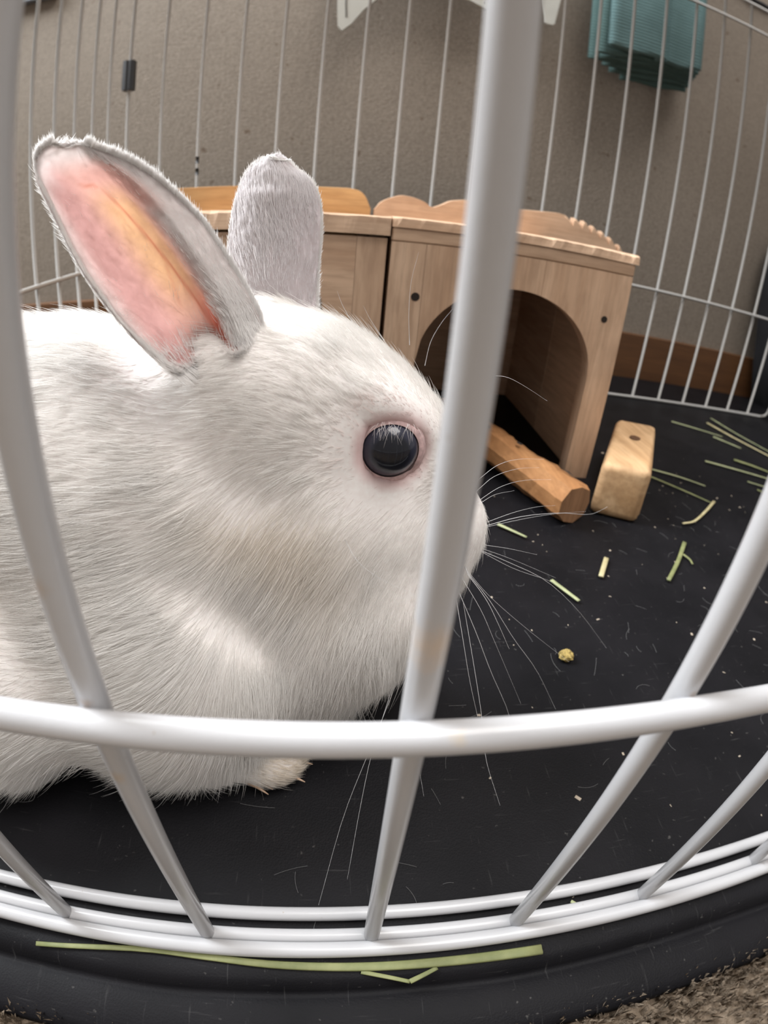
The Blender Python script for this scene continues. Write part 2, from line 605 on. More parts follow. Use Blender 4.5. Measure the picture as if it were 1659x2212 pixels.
def gnawed_roof(name, x0, x1, y0, y1, z0, z1, mat, parent, seed):
    r = np.random.default_rng(seed)
    nx = 60
    V, F = [], []
    xs = np.linspace(x0, x1, nx)
    bite = np.abs(np.convolve(r.normal(0, 1, nx + 8), np.ones(9) / 9, 'valid')) * 0.0035
    for i, x in enumerate(xs):
        e = bite[i]
        V += [(x, y0 + e * .2, z0), (x, y0 + e, z1 - 0.0008 - e * .4), (x, y0 + 0.003 + e * 1.4, z1), (x, y1, z1), (x, y1, z0)]
    for i in range(nx - 1):
        for k in range(5):
            a = i * 5 + k; b = i * 5 + (k + 1) % 5
            F.append((a, b, b + 5, a + 5))
    F.append((0, 1, 2, 3, 4)); F.append(tuple(range((nx - 1) * 5, nx * 5))[::-1])
    me = mesh(name, V, F)
    bm = bmesh.new(); bm.from_mesh(me); bmesh.ops.recalc_face_normals(bm, faces=bm.faces); bm.to_mesh(me); bm.free()
    return link(name, me, mat, parent)


gnawed_roof('roof_board', 0.0335, 0.2015, YF - 0.001, 0.44, 0.1634, 0.1700, M_WOODX, h, 3)
box('roof_board', (0.0335, 0.4402, 0.1634), (0.2000, YR - 0.0122, 0.1698), M_WOODX, h, 0.0008, 1)


# gnawed back board: profile of its top edge
def back_board(x0, x1, tops, mat, parent, teeth=None, z0=0.0):
    px = np.array([t[0] for t in tops]); pz = np.array([t[1] for t in tops])
    xs = np.linspace(x0, x1, int((x1 - x0) / 0.0012))
    zs = np.interp(xs, px, pz)
    zs = np.convolve(np.pad(zs, 2, mode='edge'), np.ones(5) / 5, 'valid')
    if teeth:
        a, b, per, dep = teeth
        k = (xs > a) & (xs < b)
        ph = ((xs - a) / per) % 1.0
        zs = zs - np.where(k, dep * (ph ** 2.0), 0)
    V, F = [], []
    n = len(xs)
    for i in range(n):
        back_z = zs[i] - 0.001
        V += [(xs[i], YR - 0.012, z0), (xs[i], YR - 0.012, zs[i] - 0.0025 * (1 if teeth and teeth[0] < xs[i] < teeth[1] else .2)), (xs[i], YR - 0.008, zs[i]), (xs[i], YR, zs[i]), (xs[i], YR, z0)]
    for i in range(n - 1):
        for k in range(5):
            a = i * 5 + k; b = i * 5 + (k + 1) % 5
            F.append((a, b, b + 5, a + 5))
    F.append((0, 1, 2, 3, 4)); F.append(tuple(range((n - 1) * 5, n * 5))[::-1])
    me = mesh('back_board', V, F)
    bm = bmesh.new(); bm.from_mesh(me); bmesh.ops.recalc_face_normals(bm, faces=bm.faces); bm.to_mesh(me); bm.free()
    return link('back_board', me, mat, parent)


back_board(0.034, 0.300, [(0.034, 0.176), (0.038, 0.184), (0.046, 0.189), (0.058, 0.1935), (0.070, 0.1925), (0.082, 0.189), (0.088, 0.184), (0.096, 0.1875), (0.106, 0.1935), (0.119, 0.196),
                          (0.150, 0.1955), (0.176, 0.195), (0.215, 0.1985), (0.245, 0.196), (0.270, 0.188), (0.290, 0.179), (0.2985, 0.172), (0.300, 0.168)],
           M_WOODX, h, teeth=(0.222, 0.299, 0.0110, 0.0085))
screw_hole(0.0517, YF, 0.1207, 0.0028, h)
screw_hole(0.1831, YF, 0.1218, 0.0024, h)

# left house
h2 = tag(empty('rabbit_house'), 'pale wooden hideout with a plain honey coloured back board, behind the rabbit ears', 'rabbit house')
cx2, hw2, top2, sp2 = -0.046, 0.0405, 0.1475, 0.105
for a, b in ((-0.131, -0.096), (-0.0958, -0.030), (-0.0298, 0.0128), (0.013, 0.0312)):
    panel_strip('front_board', a, b, 0.1558, cx2, hw2, top2, sp2, YF + 0.0008, YF + 0.012, M_WOOD if b > 0.02 or a < -0.1 else M_WOODX, h2)
for xs in (-0.131, 0.0205):
    for a, b in ((YF + 0.0122, 0.44), (0.4402, YR - 0.0122)):
        box('side_board', (xs, a, 0.0), (xs + 0.0105, b, 0.1570), M_WOODY, h2, 0.0005, 1)
gnawed_roof('roof_board', -0.134, 0.0325, YF - 0.0015, 0.44, 0.1576, 0.1694, M_WOODX, h2, 11)
box('roof_board', (-0.134, 0.4402, 0.1576), (0.0325, YR - 0.0122, 0.1692), M_WOODX, h2, 0.0008, 1)
back_board(-0.185, 0.0305, [(-0.185, 0.180), (-0.180, 0.189), (-0.172, 0.1935), (-0.09, 0.195), (0.010, 0.196), (0.019, 0.1945), (0.025, 0.190), (0.0285, 0.183), (0.0305, 0.176)], M_HONEY, h2)


# ------------------------------------------------------------------ log and block
def gnawed_log():
    root = tag(empty('gnaw_log', (0.157, 0.274, 0.0)), 'orange faceted wooden chew stick lying in front of the arched doorway', 'log')
    A = Vector((0.1570, 0.2735, 0.0138)); B = Vector((0.100, 0.428, 0.0142))
    off = Vector((0.157, 0.274, 0.0))
    t = (B - A).normalized()
    s = t.cross(Vector((0, 0, 1))).normalized()
    u = s.cross(t).normalized()
    nseg, nr = 34, 9
    V, F = [], []
    base_r = [0.0140, 0.0152, 0.0136, 0.0150, 0.0142, 0.0146, 0.0138, 0.0150, 0.0144]
    r = np.random.default_rng(5)
    for i in range(nseg):
        f = i / (nseg - 1)
        c = A.lerp(B, f) - off
        sc = 1.0 + 0.05 * math.sin(f * 9) + 0.04 * math.sin(f * 23 + 1)
        if i == 0: sc *= 0.93
        for k in range(nr):
            a = 2 * math.pi * k / nr
            # flattened facets
            rr = base_r[k] * sc * 0.97 + r.normal(0, 0.00034)
            p = c + (s * math.cos(a) * 1.02 + u * math.sin(a)) * rr
            # a gnawed dip on the top half way along
            if 0.22 < f < 0.42 and math.sin(a) > 0.4: p = p - u * 0.0022 * math.sin((f - .22) / .2 * math.pi)
            p.z = max(p.z, 0.0003)
            V.append(p)
    for i in range(nseg - 1):
        for k in range(nr):
            a = i * nr + k; b = i * nr + (k + 1) % nr
            F.append((a, b, b + nr, a + nr))
    F.append(tuple(range((nseg - 1) * nr, nseg * nr)))
    me = mesh('log_body', V, F, False)
    link('log_body', me, M_LOG, root)
    # end face
    Ve = [A - off - t * 0.0004] + [Vector(V[k]) - t * 0.0001 for k in range(nr)]
    Fe = [(0, 1 + k, 1 + (k + 1) % nr) for k in range(nr)]
    link('end_face', mesh('end_face', Ve, Fe), M_LOGEND, root)
    # knot, a dark oval pit
    for f, a, rr in ((0.115, 1.05, 0.0033), (0.385, 1.6, 0.0020), (0.59, 1.9, 0.002)):
        c = A.lerp(B, f) - off + (s * math.cos(a) + u * math.sin(a)) * 0.0143
        nrm = (s * math.cos(a) + u * math.sin(a)).normalized()
        e2 = nrm.cross(t).normalized()
        V2, F2 = [], []
        for k in range(12):
            an = 2 * math.pi * k / 12
            V2.append(c + nrm * 0.0004 + t * math.cos(an) * rr * 1.5 + e2 * math.sin(an) * rr * .8)
        V2.append(c + nrm * 0.0012)
        F2 = [(k, (k + 1) % 12, 12) for k in range(12)]
        link('knot', mesh('knot', V2, F2, True), M_HOLE, root)


gnawed_log()


def wood_block():
    fl = Vector((0.1770, 0.2880, 0)); fr = Vector((0.2085, 0.2745, 0))
    ex = (fr - fl); wd = ex.length; ex.normalize()
    ey = Vector((-ex.y, ex.x, 0))
    ey = (ey * 0.96 + ex * 0.16).normalized()
    root = tag(empty('wood_block', fl), 'tan rounded wooden block beside the right corner of the house', 'block')
    L, Hh = 0.112, 0.0375
    bm = bmesh.new()
    bmesh.ops.create_cube(bm, size=1)
    for v in bm.verts:
        a, b, c = v.co.x + .5, v.co.y + .5, v.co.z + .5
        hz = Hh * (1.0 + 0.05 * a)
        v.co = ex * (a * wd) + ey * (b * L) + Vector((0, 0, c * hz))
    bmesh.ops.bevel(bm, geom=bm.edges[:], offset=0.0056, segments=4, affect='EDGES', profile=0.55)
    bmesh.ops.subdivide_edges(bm, edges=bm.edges[:], cuts=1)
    r = random.Random(4)
    for v in bm.verts:
        v.co += Vector((r.gauss(0, 1), r.gauss(0, 1), r.gauss(0, 1))) * 0.00018
        v.co.z = max(v.co.z, 0.0002)
    link('block_body', bm_mesh('block_body', bm, True), M_BLOCK, root)
    # drilled hole in the top
    c = ex * (wd * 0.52) + ey * (L * 0.60) + Vector((0, 0, Hh * 1.026 + 0.0002))
    V2 = []
    for k in range(14):
        an = 2 * math.pi * k / 14
        V2.append(c + ex * math.cos(an) * 0.0045 + ey * math.sin(an) * 0.0052)
    V2.append(c - Vector((0, 0, 0.0)))
    link('drill_hole', mesh('drill_hole', V2, [(k, (k + 1) % 14, 14) for k in range(14)]), mat_plain('brown_hole', (0.10, 0.045, 0.02), 0.9), root)


wood_block()


# ------------------------------------------------------------------ the rabbit
EYE_R = Vector((0.01612, 0.12560, 0.1114))
EYE_L = Vector((0.01612, 0.15440, 0.1114))
NOSE = np.array((0.0490, 0.14, 0.0725))


def sdf_ellipsoid(P, c, r, ry=0.0, rz=0.0):
    """ry tilts the long axis down towards +x, rz turns it about the vertical"""
    q = P - np.array(c)
    a = math.radians(ry); ca, sa = math.cos(a), math.sin(a)
    b = math.radians(rz); cb, sb = math.cos(b), math.sin(b)
    x = q[..., 0] * cb + q[..., 1] * sb
    y = -q[..., 0] * sb + q[..., 1] * cb
    z = q[..., 2]
    x, z = x * ca - z * sa, x * sa + z * ca
    r = np.array(r)
    k0 = np.sqrt((x / r[0]) ** 2 + (y / r[1]) ** 2 + (z / r[2]) ** 2)
    k1 = np.sqrt((x / r[0] ** 2) ** 2 + (y / r[1] ** 2) ** 2 + (z / r[2] ** 2) ** 2) + 1e-9
    return k0 * (k0 - 1) / k1


def smin(a, b, k):
    h = np.clip(0.5 + 0.5 * (b - a) / k, 0, 1)
    return b * (1 - h) + a * h - k * h * (1 - h)


PARTS = [  # centre, radii, tilt, turn, blend
    ((-0.138, 0.146, 0.077), (0.072, 0.056, 0.075), 0, 0, 0.01),      # rump
    ((-0.072, 0.141, 0.076), (0.062, 0.046, 0.064), 10, 0, 0.018),     # shoulders
    ((-0.118, 0.1000, 0.042), (0.046, 0.028, 0.042), 0, -8, 0.012),    # right thigh
    ((-0.055, 0.1075, 0.0415), (0.040, 0.025, 0.0410), 0, -8, 0.014),    # right shoulder
    ((-0.011, 0.136, 0.0415), (0.038, 0.033, 0.0325), 0, 0, 0.016),     # chest
    ((0.010, 0.1325, 0.058), (0.027, 0.0245, 0.026), 0, 0, 0.016),      # throat
    ((-0.020, 0.140, 0.084), (0.036, 0.031, 0.038), 20, 0, 0.014),    # neck
    ((-0.006, 0.140, 0.113), (0.030, 0.0215, 0.0280), 25, 0, 0.010),  # skull
    ((0.014, 0.140, 0.103), (0.031, 0.0180, 0.0235), 42, 0, 0.008),   # face
    ((0.0345, 0.140, 0.0785), (0.0162, 0.0130, 0.0170), 50, 0, 0.008),  # muzzle
    ((0.0375, 0.140, 0.0660), (0.0112, 0.0118, 0.0115), 20, 0, 0.006),
    ((0.0462, 0.140, 0.0745), (0.0042, 0.0062, 0.0048), 0, 0, 0.003),  # nose  # lips and chin
    ((0.012, 0.1285, 0.083), (0.023, 0.0135, 0.0185), 25, 6, 0.009),  # right cheek
    ((0.012, 0.1515, 0.083), (0.023, 0.0135, 0.0185), 25, -6, 0.009), # left cheek
    ((0.017, 0.1270, 0.1205), (0.0125, 0.0048, 0.0045), 35, 8, 0.006),  # right brow
    ((-0.030, 0.1030, 0.0125), (0.022, 0.0095, 0.0115), 0, 8, 0.010),  # right fore paw
    ((-0.0155, 0.1025, 0.0085), (0.0105, 0.0085, 0.0080), 0, 14, 0.006),
    ((0.001, 0.1300, 0.0105), (0.0130, 0.0088, 0.0092), 0, 14, 0.004),  # left fore paw
    ((-0.0245, 0.1270, 0.1240), (0.0125, 0.0105, 0.0170), -32, 0, 0.016),  # right ear root
    ((-0.020, 0.1530, 0.1330), (0.012, 0.0075, 0.0120), 0, 0, 0.010),    # left ear root
]


def body_sdf(P):
    d = None
    for c, r, ry, rz, k in PARTS:
        e = sdf_ellipsoid(P, c, r, ry, rz)
        d = e if d is None else smin(d, e, k)
    # eye socket
    s = np.sqrt(((P - np.array(EYE_R)) ** 2).sum(-1)) - 0.0079
    d = -smin(-d, s, 0.002)
    s = np.sqrt(((P - np.array(EYE_L)) ** 2).sum(-1)) - 0.0079
    d = -smin(-d, s, 0.002)
    return d


def surface_nets(f, lo, hi, h):
    nx, ny, nz = [int(math.ceil((hi[i] - lo[i]) / h)) for i in range(3)]
    gx = lo[0] + h * np.arange(nx + 1); gy = lo[1] + h * np.arange(ny + 1); gz = lo[2] + h * np.arange(nz + 1)
    G = np.stack(np.meshgrid(gx, gy, gz, indexing='ij'), -1)
    D = f(G)
    S = D < 0
    cs = np.zeros((nx, ny, nz), int)
    for a in (0, 1):
        for b in (0, 1):
            for c in (0, 1):
                cs += S[a:a + nx, b:b + ny, c:c + nz]
    act = (cs > 0) & (cs < 8)
    idx = -np.ones((nx, ny, nz), int)
    cells = np.argwhere(act)
    idx[act] = np.arange(len(cells))
    acc = np.zeros((len(cells), 3)); cnt = np.zeros(len(cells))
    corner = [(a, b, c) for a in (0, 1) for b in (0, 1) for c in (0, 1)]
    for i, a in enumerate(corner):
        for b in corner[i + 1:]:
            if sum(abs(a[k] - b[k]) for k in range(3)) != 1: continue
            ca = cells + np.array(a); cb = cells + np.array(b)
            da = D[ca[:, 0], ca[:, 1], ca[:, 2]]; db = D[cb[:, 0], cb[:, 1], cb[:, 2]]
            m = (da < 0) != (db < 0)
            t = np.where(m, da / np.where(m, da - db, 1), 0)
            p = ca + (cb - ca) * t[:, None]
            acc[m] += p[m]; cnt[m] += 1
    V = np.array(lo) + h * acc / cnt[:, None]
    F = []
    for ax in range(3):
        u, v = [(1, 2), (2, 0), (0, 1)][ax]
        sl0 = [slice(None)] * 3; sl1 = [slice(None)] * 3
        sl0[ax] = slice(0, -1); sl1[ax] = slice(1, None)
        ch = np.argwhere(S[tuple(sl0)] != S[tuple(sl1)])
        for e in ch:
            if e[u] < 1 or e[v] < 1: continue
            if e[u] >= (nx, ny, nz)[u] or e[v] >= (nx, ny, nz)[v]: continue
            q = []
            for du, dv in ((-1, -1), (0, -1), (0, 0), (-1, 0)):
                c = e.copy(); c[u] += du; c[v] += dv
                q.append(idx[tuple(c)])
            if S[tuple(e)]: F.append(q)
            else: F.append(q[::-1])
    return V, np.array(F)


BV, BF = surface_nets(body_sdf, (-0.235, 0.055, 0.0003), (0.062, 0.215, 0.165), 0.0022)


def sdf_normal(P):
    e = 0.0006
    g = np.stack([body_sdf(P + np.array(d)) - body_sdf(P - np.array(d)) for d in ((e, 0, 0), (0, e, 0), (0, 0, e))], -1)
    return g / (np.linalg.norm(g, axis=-1, keepdims=True) + 1e-12)


def sm(x, a, b):
    t = np.clip((x - a) / (b - a), 0, 1)
    return t * t * (3 - 2 * t)


# ears -----------------------------------------------------------------
EAR_L = [(-0.0312, 0.1125, 0.1296), (-0.036, 0.1123, 0.1343), (-0.0411, 0.112, 0.1392), (-0.0474, 0.1118, 0.1471), (-0.0523, 0.1115, 0.1543), (-0.0557, 0.1115, 0.1605), (-0.0588, 0.1115, 0.1667), (-0.0617, 0.1115, 0.1724), (-0.0637, 0.1115, 0.1766), (-0.0641, 0.1115, 0.1801), (-0.0627, 0.1115, 0.1823), (-0.0598, 0.1115, 0.1833), (-0.0566, 0.1115, 0.1834)]
EAR_R = [(-0.0152, 0.1165, 0.1308), (-0.0146, 0.1166, 0.1361), (-0.0161, 0.1168, 0.1423), (-0.0192, 0.1169, 0.1483), (-0.0223, 0.117, 0.1533), (-0.0254, 0.1166, 0.1583), (-0.0282, 0.1163, 0.1625), (-0.0315, 0.1159, 0.1668), (-0.0346, 0.1155, 0.1704), (-0.0389, 0.1145, 0.1748), (-0.0435, 0.1135, 0.1783), (-0.0505, 0.1125, 0.1817), (-0.0566, 0.1115, 0.1834)]
FAR_L = [(-0.029, 0.158, 0.1427), (-0.0293, 0.158, 0.1495), (-0.0291, 0.158, 0.1562), (-0.0285, 0.158, 0.1628), (-0.0273, 0.158, 0.1694), (-0.0258, 0.158, 0.1747), (-0.0239, 0.158, 0.1783), (-0.0215, 0.158, 0.1807), (-0.0172, 0.158, 0.1818)]
FAR_R = [(-0.0057, 0.158, 0.1378), (-0.0058, 0.158, 0.1447), (-0.0058, 0.158, 0.152), (-0.0056, 0.158, 0.1594), (-0.0059, 0.158, 0.1659), (-0.0065, 0.158, 0.1712), (-0.0085, 0.158, 0.1757), (-0.012, 0.158, 0.1796), (-0.0172, 0.158, 0.1818)]


def resample(poly, n):
    P = np.array(poly)
    s = np.concatenate([[0], np.cumsum(np.linalg.norm(np.diff(P, axis=0), axis=1))])
    t = np.linspace(0, s[-1], n)
    Q = np.stack([np.interp(t, s, P[:, k]) for k in range(3)], 1)
    for _ in range(3):
        Q[1:-1] = (Q[:-2] + 2 * Q[1:-1] + Q[2:]) / 4
    return Q


def ear_grid(L, R, nu, nv, depth, shrink):
    """surface points [u, v]; depth(u, v) is added to y"""
    Lp, Rp = resample(L, nu), resample(R, nu)
    mid = (Lp + Rp) / 2
    Lp = mid + (Lp - mid) * shrink; Rp = mid + (Rp - mid) * shrink
    u = np.linspace(0, 1, nu)[:, None]; v = np.linspace(-1, 1, nv)[None, :]
    P = Lp[:, None] * (1 - (v[..., None] + 1) / 2) + Rp[:, None] * ((v[..., None] + 1) / 2)
    P[..., 1] += depth(u, v)
    return P, np.broadcast_to(u, (nu, nv)), np.broadcast_to(v, (nu, nv))


def dep_near(u, v):
    c = 0.0030 + 0.0085 * np.sin(np.pi * np.clip(u * 1.05 + 0.08, 0, 1)) ** 1.2
    w = np.abs(v + 0.15) / 0.78
    inner = np.maximum(1 - w ** 2, -0.12)
    roll = 0.0125 * sm(v, 0.30, 1.02) * np.clip((1 - u) * 2.2, 0.1, 1)
    return (c * inner) * np.clip((1 - u) * 6, 0.15, 1) + roll + 0.008 * (1 - np.clip(u / 0.07, 0, 1)) ** 1.5


def dep_far(u, v):
    return -0.0075 * (1 - v ** 2) * (0.35 + 0.65 * np.clip((1 - u) * 3, 0, 1)) + 0.002 * v


FAR_L = [(x - 0.0012, y, z) for x, y, z in FAR_L]; FAR_R = [(x + 0.0018 * (z < 0.178), y, z) for x, y, z in FAR_R]
FAR_L[-1] = (-0.0195, 0.158, 0.1824); FAR_R[-1] = (-0.0145, 0.158, 0.1824)
EAR_L[-1] = (-0.0590, 0.1115, 0.1836); EAR_R[-1] = (-0.0535, 0.1118, 0.1826)
NU, NV = 90, 48
P1, U1, V1 = ear_grid(EAR_L, EAR_R, NU, NV, dep_near, 0.955)
P2, U2, V2 = ear_grid(FAR_L, FAR_R, 50, 26, dep_far, 0.97)


def ear_mesh(P, thick, sign):
    nu, nv = P.shape[:2]
    A = P.reshape(-1, 3)
    edge = np.clip((1 - np.abs(np.linspace(-1, 1, nv))) * 5, 0.25, 1)[None, :] * np.clip((1 - np.linspace(0, 1, nu)) * 8, 0.25, 1)[:, None]
    B = P.copy(); B[..., 1] += sign * thick * edge
    B = B.reshape(-1, 3)
    V = np.concatenate([A, B]); n = nu * nv
    F = []
    i, j = np.meshgrid(np.arange(nu - 1), np.arange(nv - 1), indexing='ij')
    a = (i * nv + j).ravel(); b = a + 1; c = a + nv + 1; d = a + nv
    F += np.stack([a, b, c, d], 1).tolist()
    F += np.stack([n + d, n + c, n + b, n + a], 1).tolist()
    for r in range(nu - 1):
        for col, s in ((0, 1), (nv - 1, -1)):
            p, q = r * nv + col, (r + 1) * nv + col
            F.append([p, q, n + q, n + p][::s])
    for c_ in range(nv - 1):
        p = (nu - 1) * nv + c_
        F.append([p, p + 1, n + p + 1, n + p])
    return V, F


E1V, E1F = ear_mesh(P1, 0.0016, 1)
E2V, E2F = ear_mesh(P2, 0.0016, 1)


def near_ear_colour(U, Vv):
    white = np.array((0.95, 0.91, 0.90)); pink = np.array((0.93, 0.66, 0.61)); mauve = np.array((0.86, 0.60, 0.60))
    orange = np.array((1.0, 0.74, 0.50)); red = np.array((0.90, 0.30, 0.20)); vein = np.array((0.72, 0.28, 0.18))
    U = U[..., None]; Vv = Vv[..., None]
    inner = sm(Vv, -1.0, -0.78) * (1 - sm(Vv, 0.30, 0.62)) * (1 - sm(U, 0.76, 0.91)) * sm(U, 0.02, 0.10)
    # upper right corner of the skin patch reaches further to the edge
    inner = np.maximum(inner, sm(Vv, -0.9, -0.6) * (1 - sm(Vv, 0.55, 0.85)) * sm(U, 0.58, 0.70) * (1 - sm(U, 0.82, 0.93)))
    c = pink * np.ones_like(U)
    c = c + (mauve - c) * (1 - sm(Vv, -0.75, -0.35)) * 0.7
    o = sm(Vv, -0.60, -0.15) * (1 - sm(Vv, 0.18, 0.48)) * sm(U, 0.15, 0.42) * (1 - sm(U, 0.66, 0.82))  # orange band paints the glow of light coming through the ear
    c = c + (orange - c) * o
    rr = np.exp(-((Vv - 0.30 + 0.18 * U) / 0.14) ** 2) * (1 - sm(U, 0.16, 0.40)) * sm(U, 0.02, 0.08)
    c = c + (red - c) * np.clip(rr, 0, 1) * 0.9
    vn = np.exp(-((Vv - (0.20 - 0.34 * U)) / 0.032) ** 2) * sm(U, 0.1, 0.25) * (1 - sm(U, 0.70, 0.80)) * 0.75
    vn = np.maximum(vn, np.exp(-((Vv - (-0.02 - 1.3 * (0.45 - U))) / 0.03) ** 2) * sm(U, 0.25, 0.32) * (1 - sm(U, 0.42, 0.46)) * 0.3)
    vn = np.maximum(vn, np.exp(-((U - 0.775 + 0.05 * Vv) / 0.008) ** 2) * sm(Vv, -0.45, -0.3) * (1 - sm(Vv, -0.12, -0.05)) * 0.6)
    c = c + (vein - c) * vn
    return white + (c - white) * inner, inner[..., 0]


C1, IN1 = near_ear_colour(U1, V1)

allV = np.concatenate([BV, E1V, E2V])
o1, o2 = len(BV), len(BV) + len(E1V)
allF = BF.tolist() + [[a + o1 for a in f] for f in E1F] + [[a + o2 for a in f] for f in E2F]
bme = mesh('body', allV, allF, True)
mi = np.zeros(len(allF), int)
mi[len(BF):len(BF) + len(E1F)] = 1
mi[len(BF) + len(E1F):] = 1
bme.polygons.foreach_set('material_index', mi)
body_col = np.tile(np.array((0.93, 0.90, 0.88)), (len(BV), 1))
# pink bare skin round the eye
de = np.linalg.norm(BV - np.array(EYE_R), axis=1)
pk = 1 - sm(de, 0.0095, 0.0125)
body_col = body_col + (np.array((0.74, 0.55, 0.54)) - body_col) * pk[:, None]
n1 = NU * NV
# the back of the ear skin takes the same blood and painted glow colour, a little paler
cc = np.concatenate([body_col, C1.reshape(-1, 3), C1.reshape(-1, 3) * 0.5 + np.array((0.97, 0.88, 0.85)) * 0.5, np.tile(np.array((0.95, 0.91, 0.91)), (len(E2V), 1))])
ca = bme.color_attributes.new('skin', 'FLOAT_COLOR', 'POINT')
ca.data.foreach_set('color', np.concatenate([cc, np.ones((len(cc), 1))], 1).astype(np.float32).ravel())


def mat_skin(name, transl):
    m = bpy.data.materials.new(name); m.use_nodes = True
    nt = m.node_tree; nt.nodes.clear()
    out = N(nt, 'ShaderNodeOutputMaterial')
    at = N(nt, 'ShaderNodeAttribute', attribute_name='skin')
    d = N(nt, 'ShaderNodeBsdfDiffuse'); t = N(nt, 'ShaderNodeBsdfTranslucent'); mx = N(nt, 'ShaderNodeMixShader')
    f = noise(nt, coords(nt), 700, 3)
    c = mix_rgb(nt, ramp(nt, f, [(0.35, (0.12, 0.12, 0.12)), (0.65, (0, 0, 0))]), at.outputs['Color'], (0.55, 0.36, 0.34))
    nt.links.new(c, d.inputs[0]); nt.links.new(c, t.inputs[0])
    mx.inputs[0].default_value = transl
    nt.links.new(d.outputs[0], mx.inputs[1]); nt.links.new(t.outputs[0], mx.inputs[2]); nt.links.new(mx.outputs[0], out.inputs[0])
    return m


def mat_fur(name, col, transl=0.45):
    m = bpy.data.materials.new(name); m.use_nodes = True
    nt = m.node_tree; nt.nodes.clear()
    out = N(nt, 'ShaderNodeOutputMaterial')
    d = N(nt, 'ShaderNodeBsdfDiffuse'); t = N(nt, 'ShaderNodeBsdfTranslucent'); mx = N(nt, 'ShaderNodeMixShader')
    at = N(nt, 'ShaderNodeAttribute', attribute_name='tint')
    nt.links.new(at.outputs['Color'], d.inputs[0]); nt.links.new(at.outputs['Color'], t.inputs[0])
    mx.inputs[0].default_value = transl
    nt.links.new(d.outputs[0], mx.inputs[1]); nt.links.new(t.outputs[0], mx.inputs[2]); nt.links.new(mx.outputs[0], out.inputs[0])
    return m


M_SKIN = mat_skin('rabbit_skin', 0.0)
M_EAR = mat_skin('thin_ear_skin', 0.80)
M_FUR = mat_fur('white_fur', (0.9, 0.9, 0.9))
bme.materials.append(M_SKIN); bme.materials.append(M_EAR)
rabbit = tag(empty('rabbit', (-0.05, 0.14, 0.0)), 'white rabbit with upright ears sitting behind the near wire bars, facing right', 'rabbit')
ROFF = Vector((-0.05, 0.14, 0.0))


def child(name, me, mat=None, parent=None):
    o = link(name, me, mat, parent or rabbit)
    if parent is None:
        o.location = -ROFF
    return o


body = child('body', bme)


# fur ------------------------------------------------------------------
class Waves:
    def __init__(self, seed, freq, n=10):
        r = np.random.default_rng(seed)
        k = r.normal(0, 1, (n, 3)); k /= np.linalg.norm(k, axis=1, keepdims=True)
        self.k = k * freq * r.uniform(0.5, 1.6, (n, 1)); self.p = r.uniform(0, 6.28, n)
        self.n = n

    def __call__(self, P):
        return np.sin(P @ self.k.T + self.p).sum(1) / math.sqrt(self.n)


def norm(a):
    return a / (np.linalg.norm(a, axis=-1, keepdims=True) + 1e-12)


def strands(root, nrm, flow, length, lift, rad, tint, clump=0.5, clump_ratio=22, npt=5, seed=1, curl=0.6):
    r = np.random.default_rng(seed)
    n = len(root)
    t = norm(flow - (flow * nrm).sum(1, keepdims=True) * nrm)
    b = np.cross(nrm, t)
    ang = 0.17 * Waves(seed, 110)(root) + 0.10 * Waves(seed + 1, 480)(root) + r.normal(0, 0.12, n)
    t = t * np.cos(ang)[:, None] + b * np.sin(ang)[:, None]
    lf = np.clip(lift * (1 + 0.35 * Waves(seed + 2, 220)(root)) + r.normal(0, 0.10, n), 0.04, 1.4)
    ln = length * np.exp(r.normal(0, 0.22, n))
    s = np.linspace(0, 1, npt)
    P = np.zeros((n, npt, 3)); P[:, 0] = root - nrm * 0.0006
    for k in range(1, npt):
        a = lf * (1 - curl * s[k])
        d = t * np.cos(a)[:, None] + nrm * np.sin(a)[:, None]
        P[:, k] = P[:, k - 1] + d * (ln / (npt - 1))[:, None]
    if clump:
        g = r.choice(n, max(8, n // clump_ratio), replace=False)
        kd = kdtree.KDTree(len(g))
        for i, q in enumerate(g): kd.insert(root[q], i)
        kd.balance()
        near_ = np.array([kd.find(p)[1] for p in root])
        gp = P[g][near_]
        wgt = (clump * s ** 1.4)[None, :, None] * r.uniform(0.5, 1.0, (n, 1, 1))
        P = P * (1 - wgt) + gp * wgt
    P[..., 2] = np.maximum(P[..., 2], 0.0006)
    R = np.outer(rad * np.exp(r.normal(0, 0.15, n)), np.array([1.0, 0.95, 0.8, 0.55, 0.12]) if npt == 5 else np.linspace(1, .15, npt))
    return P, R, tint


def curves_object(name, sets, mat, parent):
    n = sum(len(p) for p, _, _ in sets); npt = sets[0][0].shape[1]
    cu = bpy.data.hair_curves.new(name)
    cu.add_curves([npt] * n)
    P = np.concatenate([p for p, _, _ in sets]).reshape(-1, 3).astype(np.float32)
    R = np.concatenate([r for _, r, _ in sets]).reshape(-1).astype(np.float32)
    T = np.concatenate([t for _, _, t in sets]).astype(np.float32)
    cu.points.foreach_set('position', P.ravel())
    ra = cu.attributes.get('radius') or cu.attributes.new('radius', 'FLOAT', 'POINT')
    ra.data.foreach_set('value', R)
    ta = cu.attributes.new('tint', 'FLOAT_COLOR', 'CURVE')
    ta.data.foreach_set('color', np.concatenate([T, np.ones((len(T), 1), np.float32)], 1).ravel())
    cu.materials.append(mat)
    o = bpy.data.objects.new(name, cu)
    COL.objects.link(o)
    o.parent = parent
    o.location = -ROFF
    return o


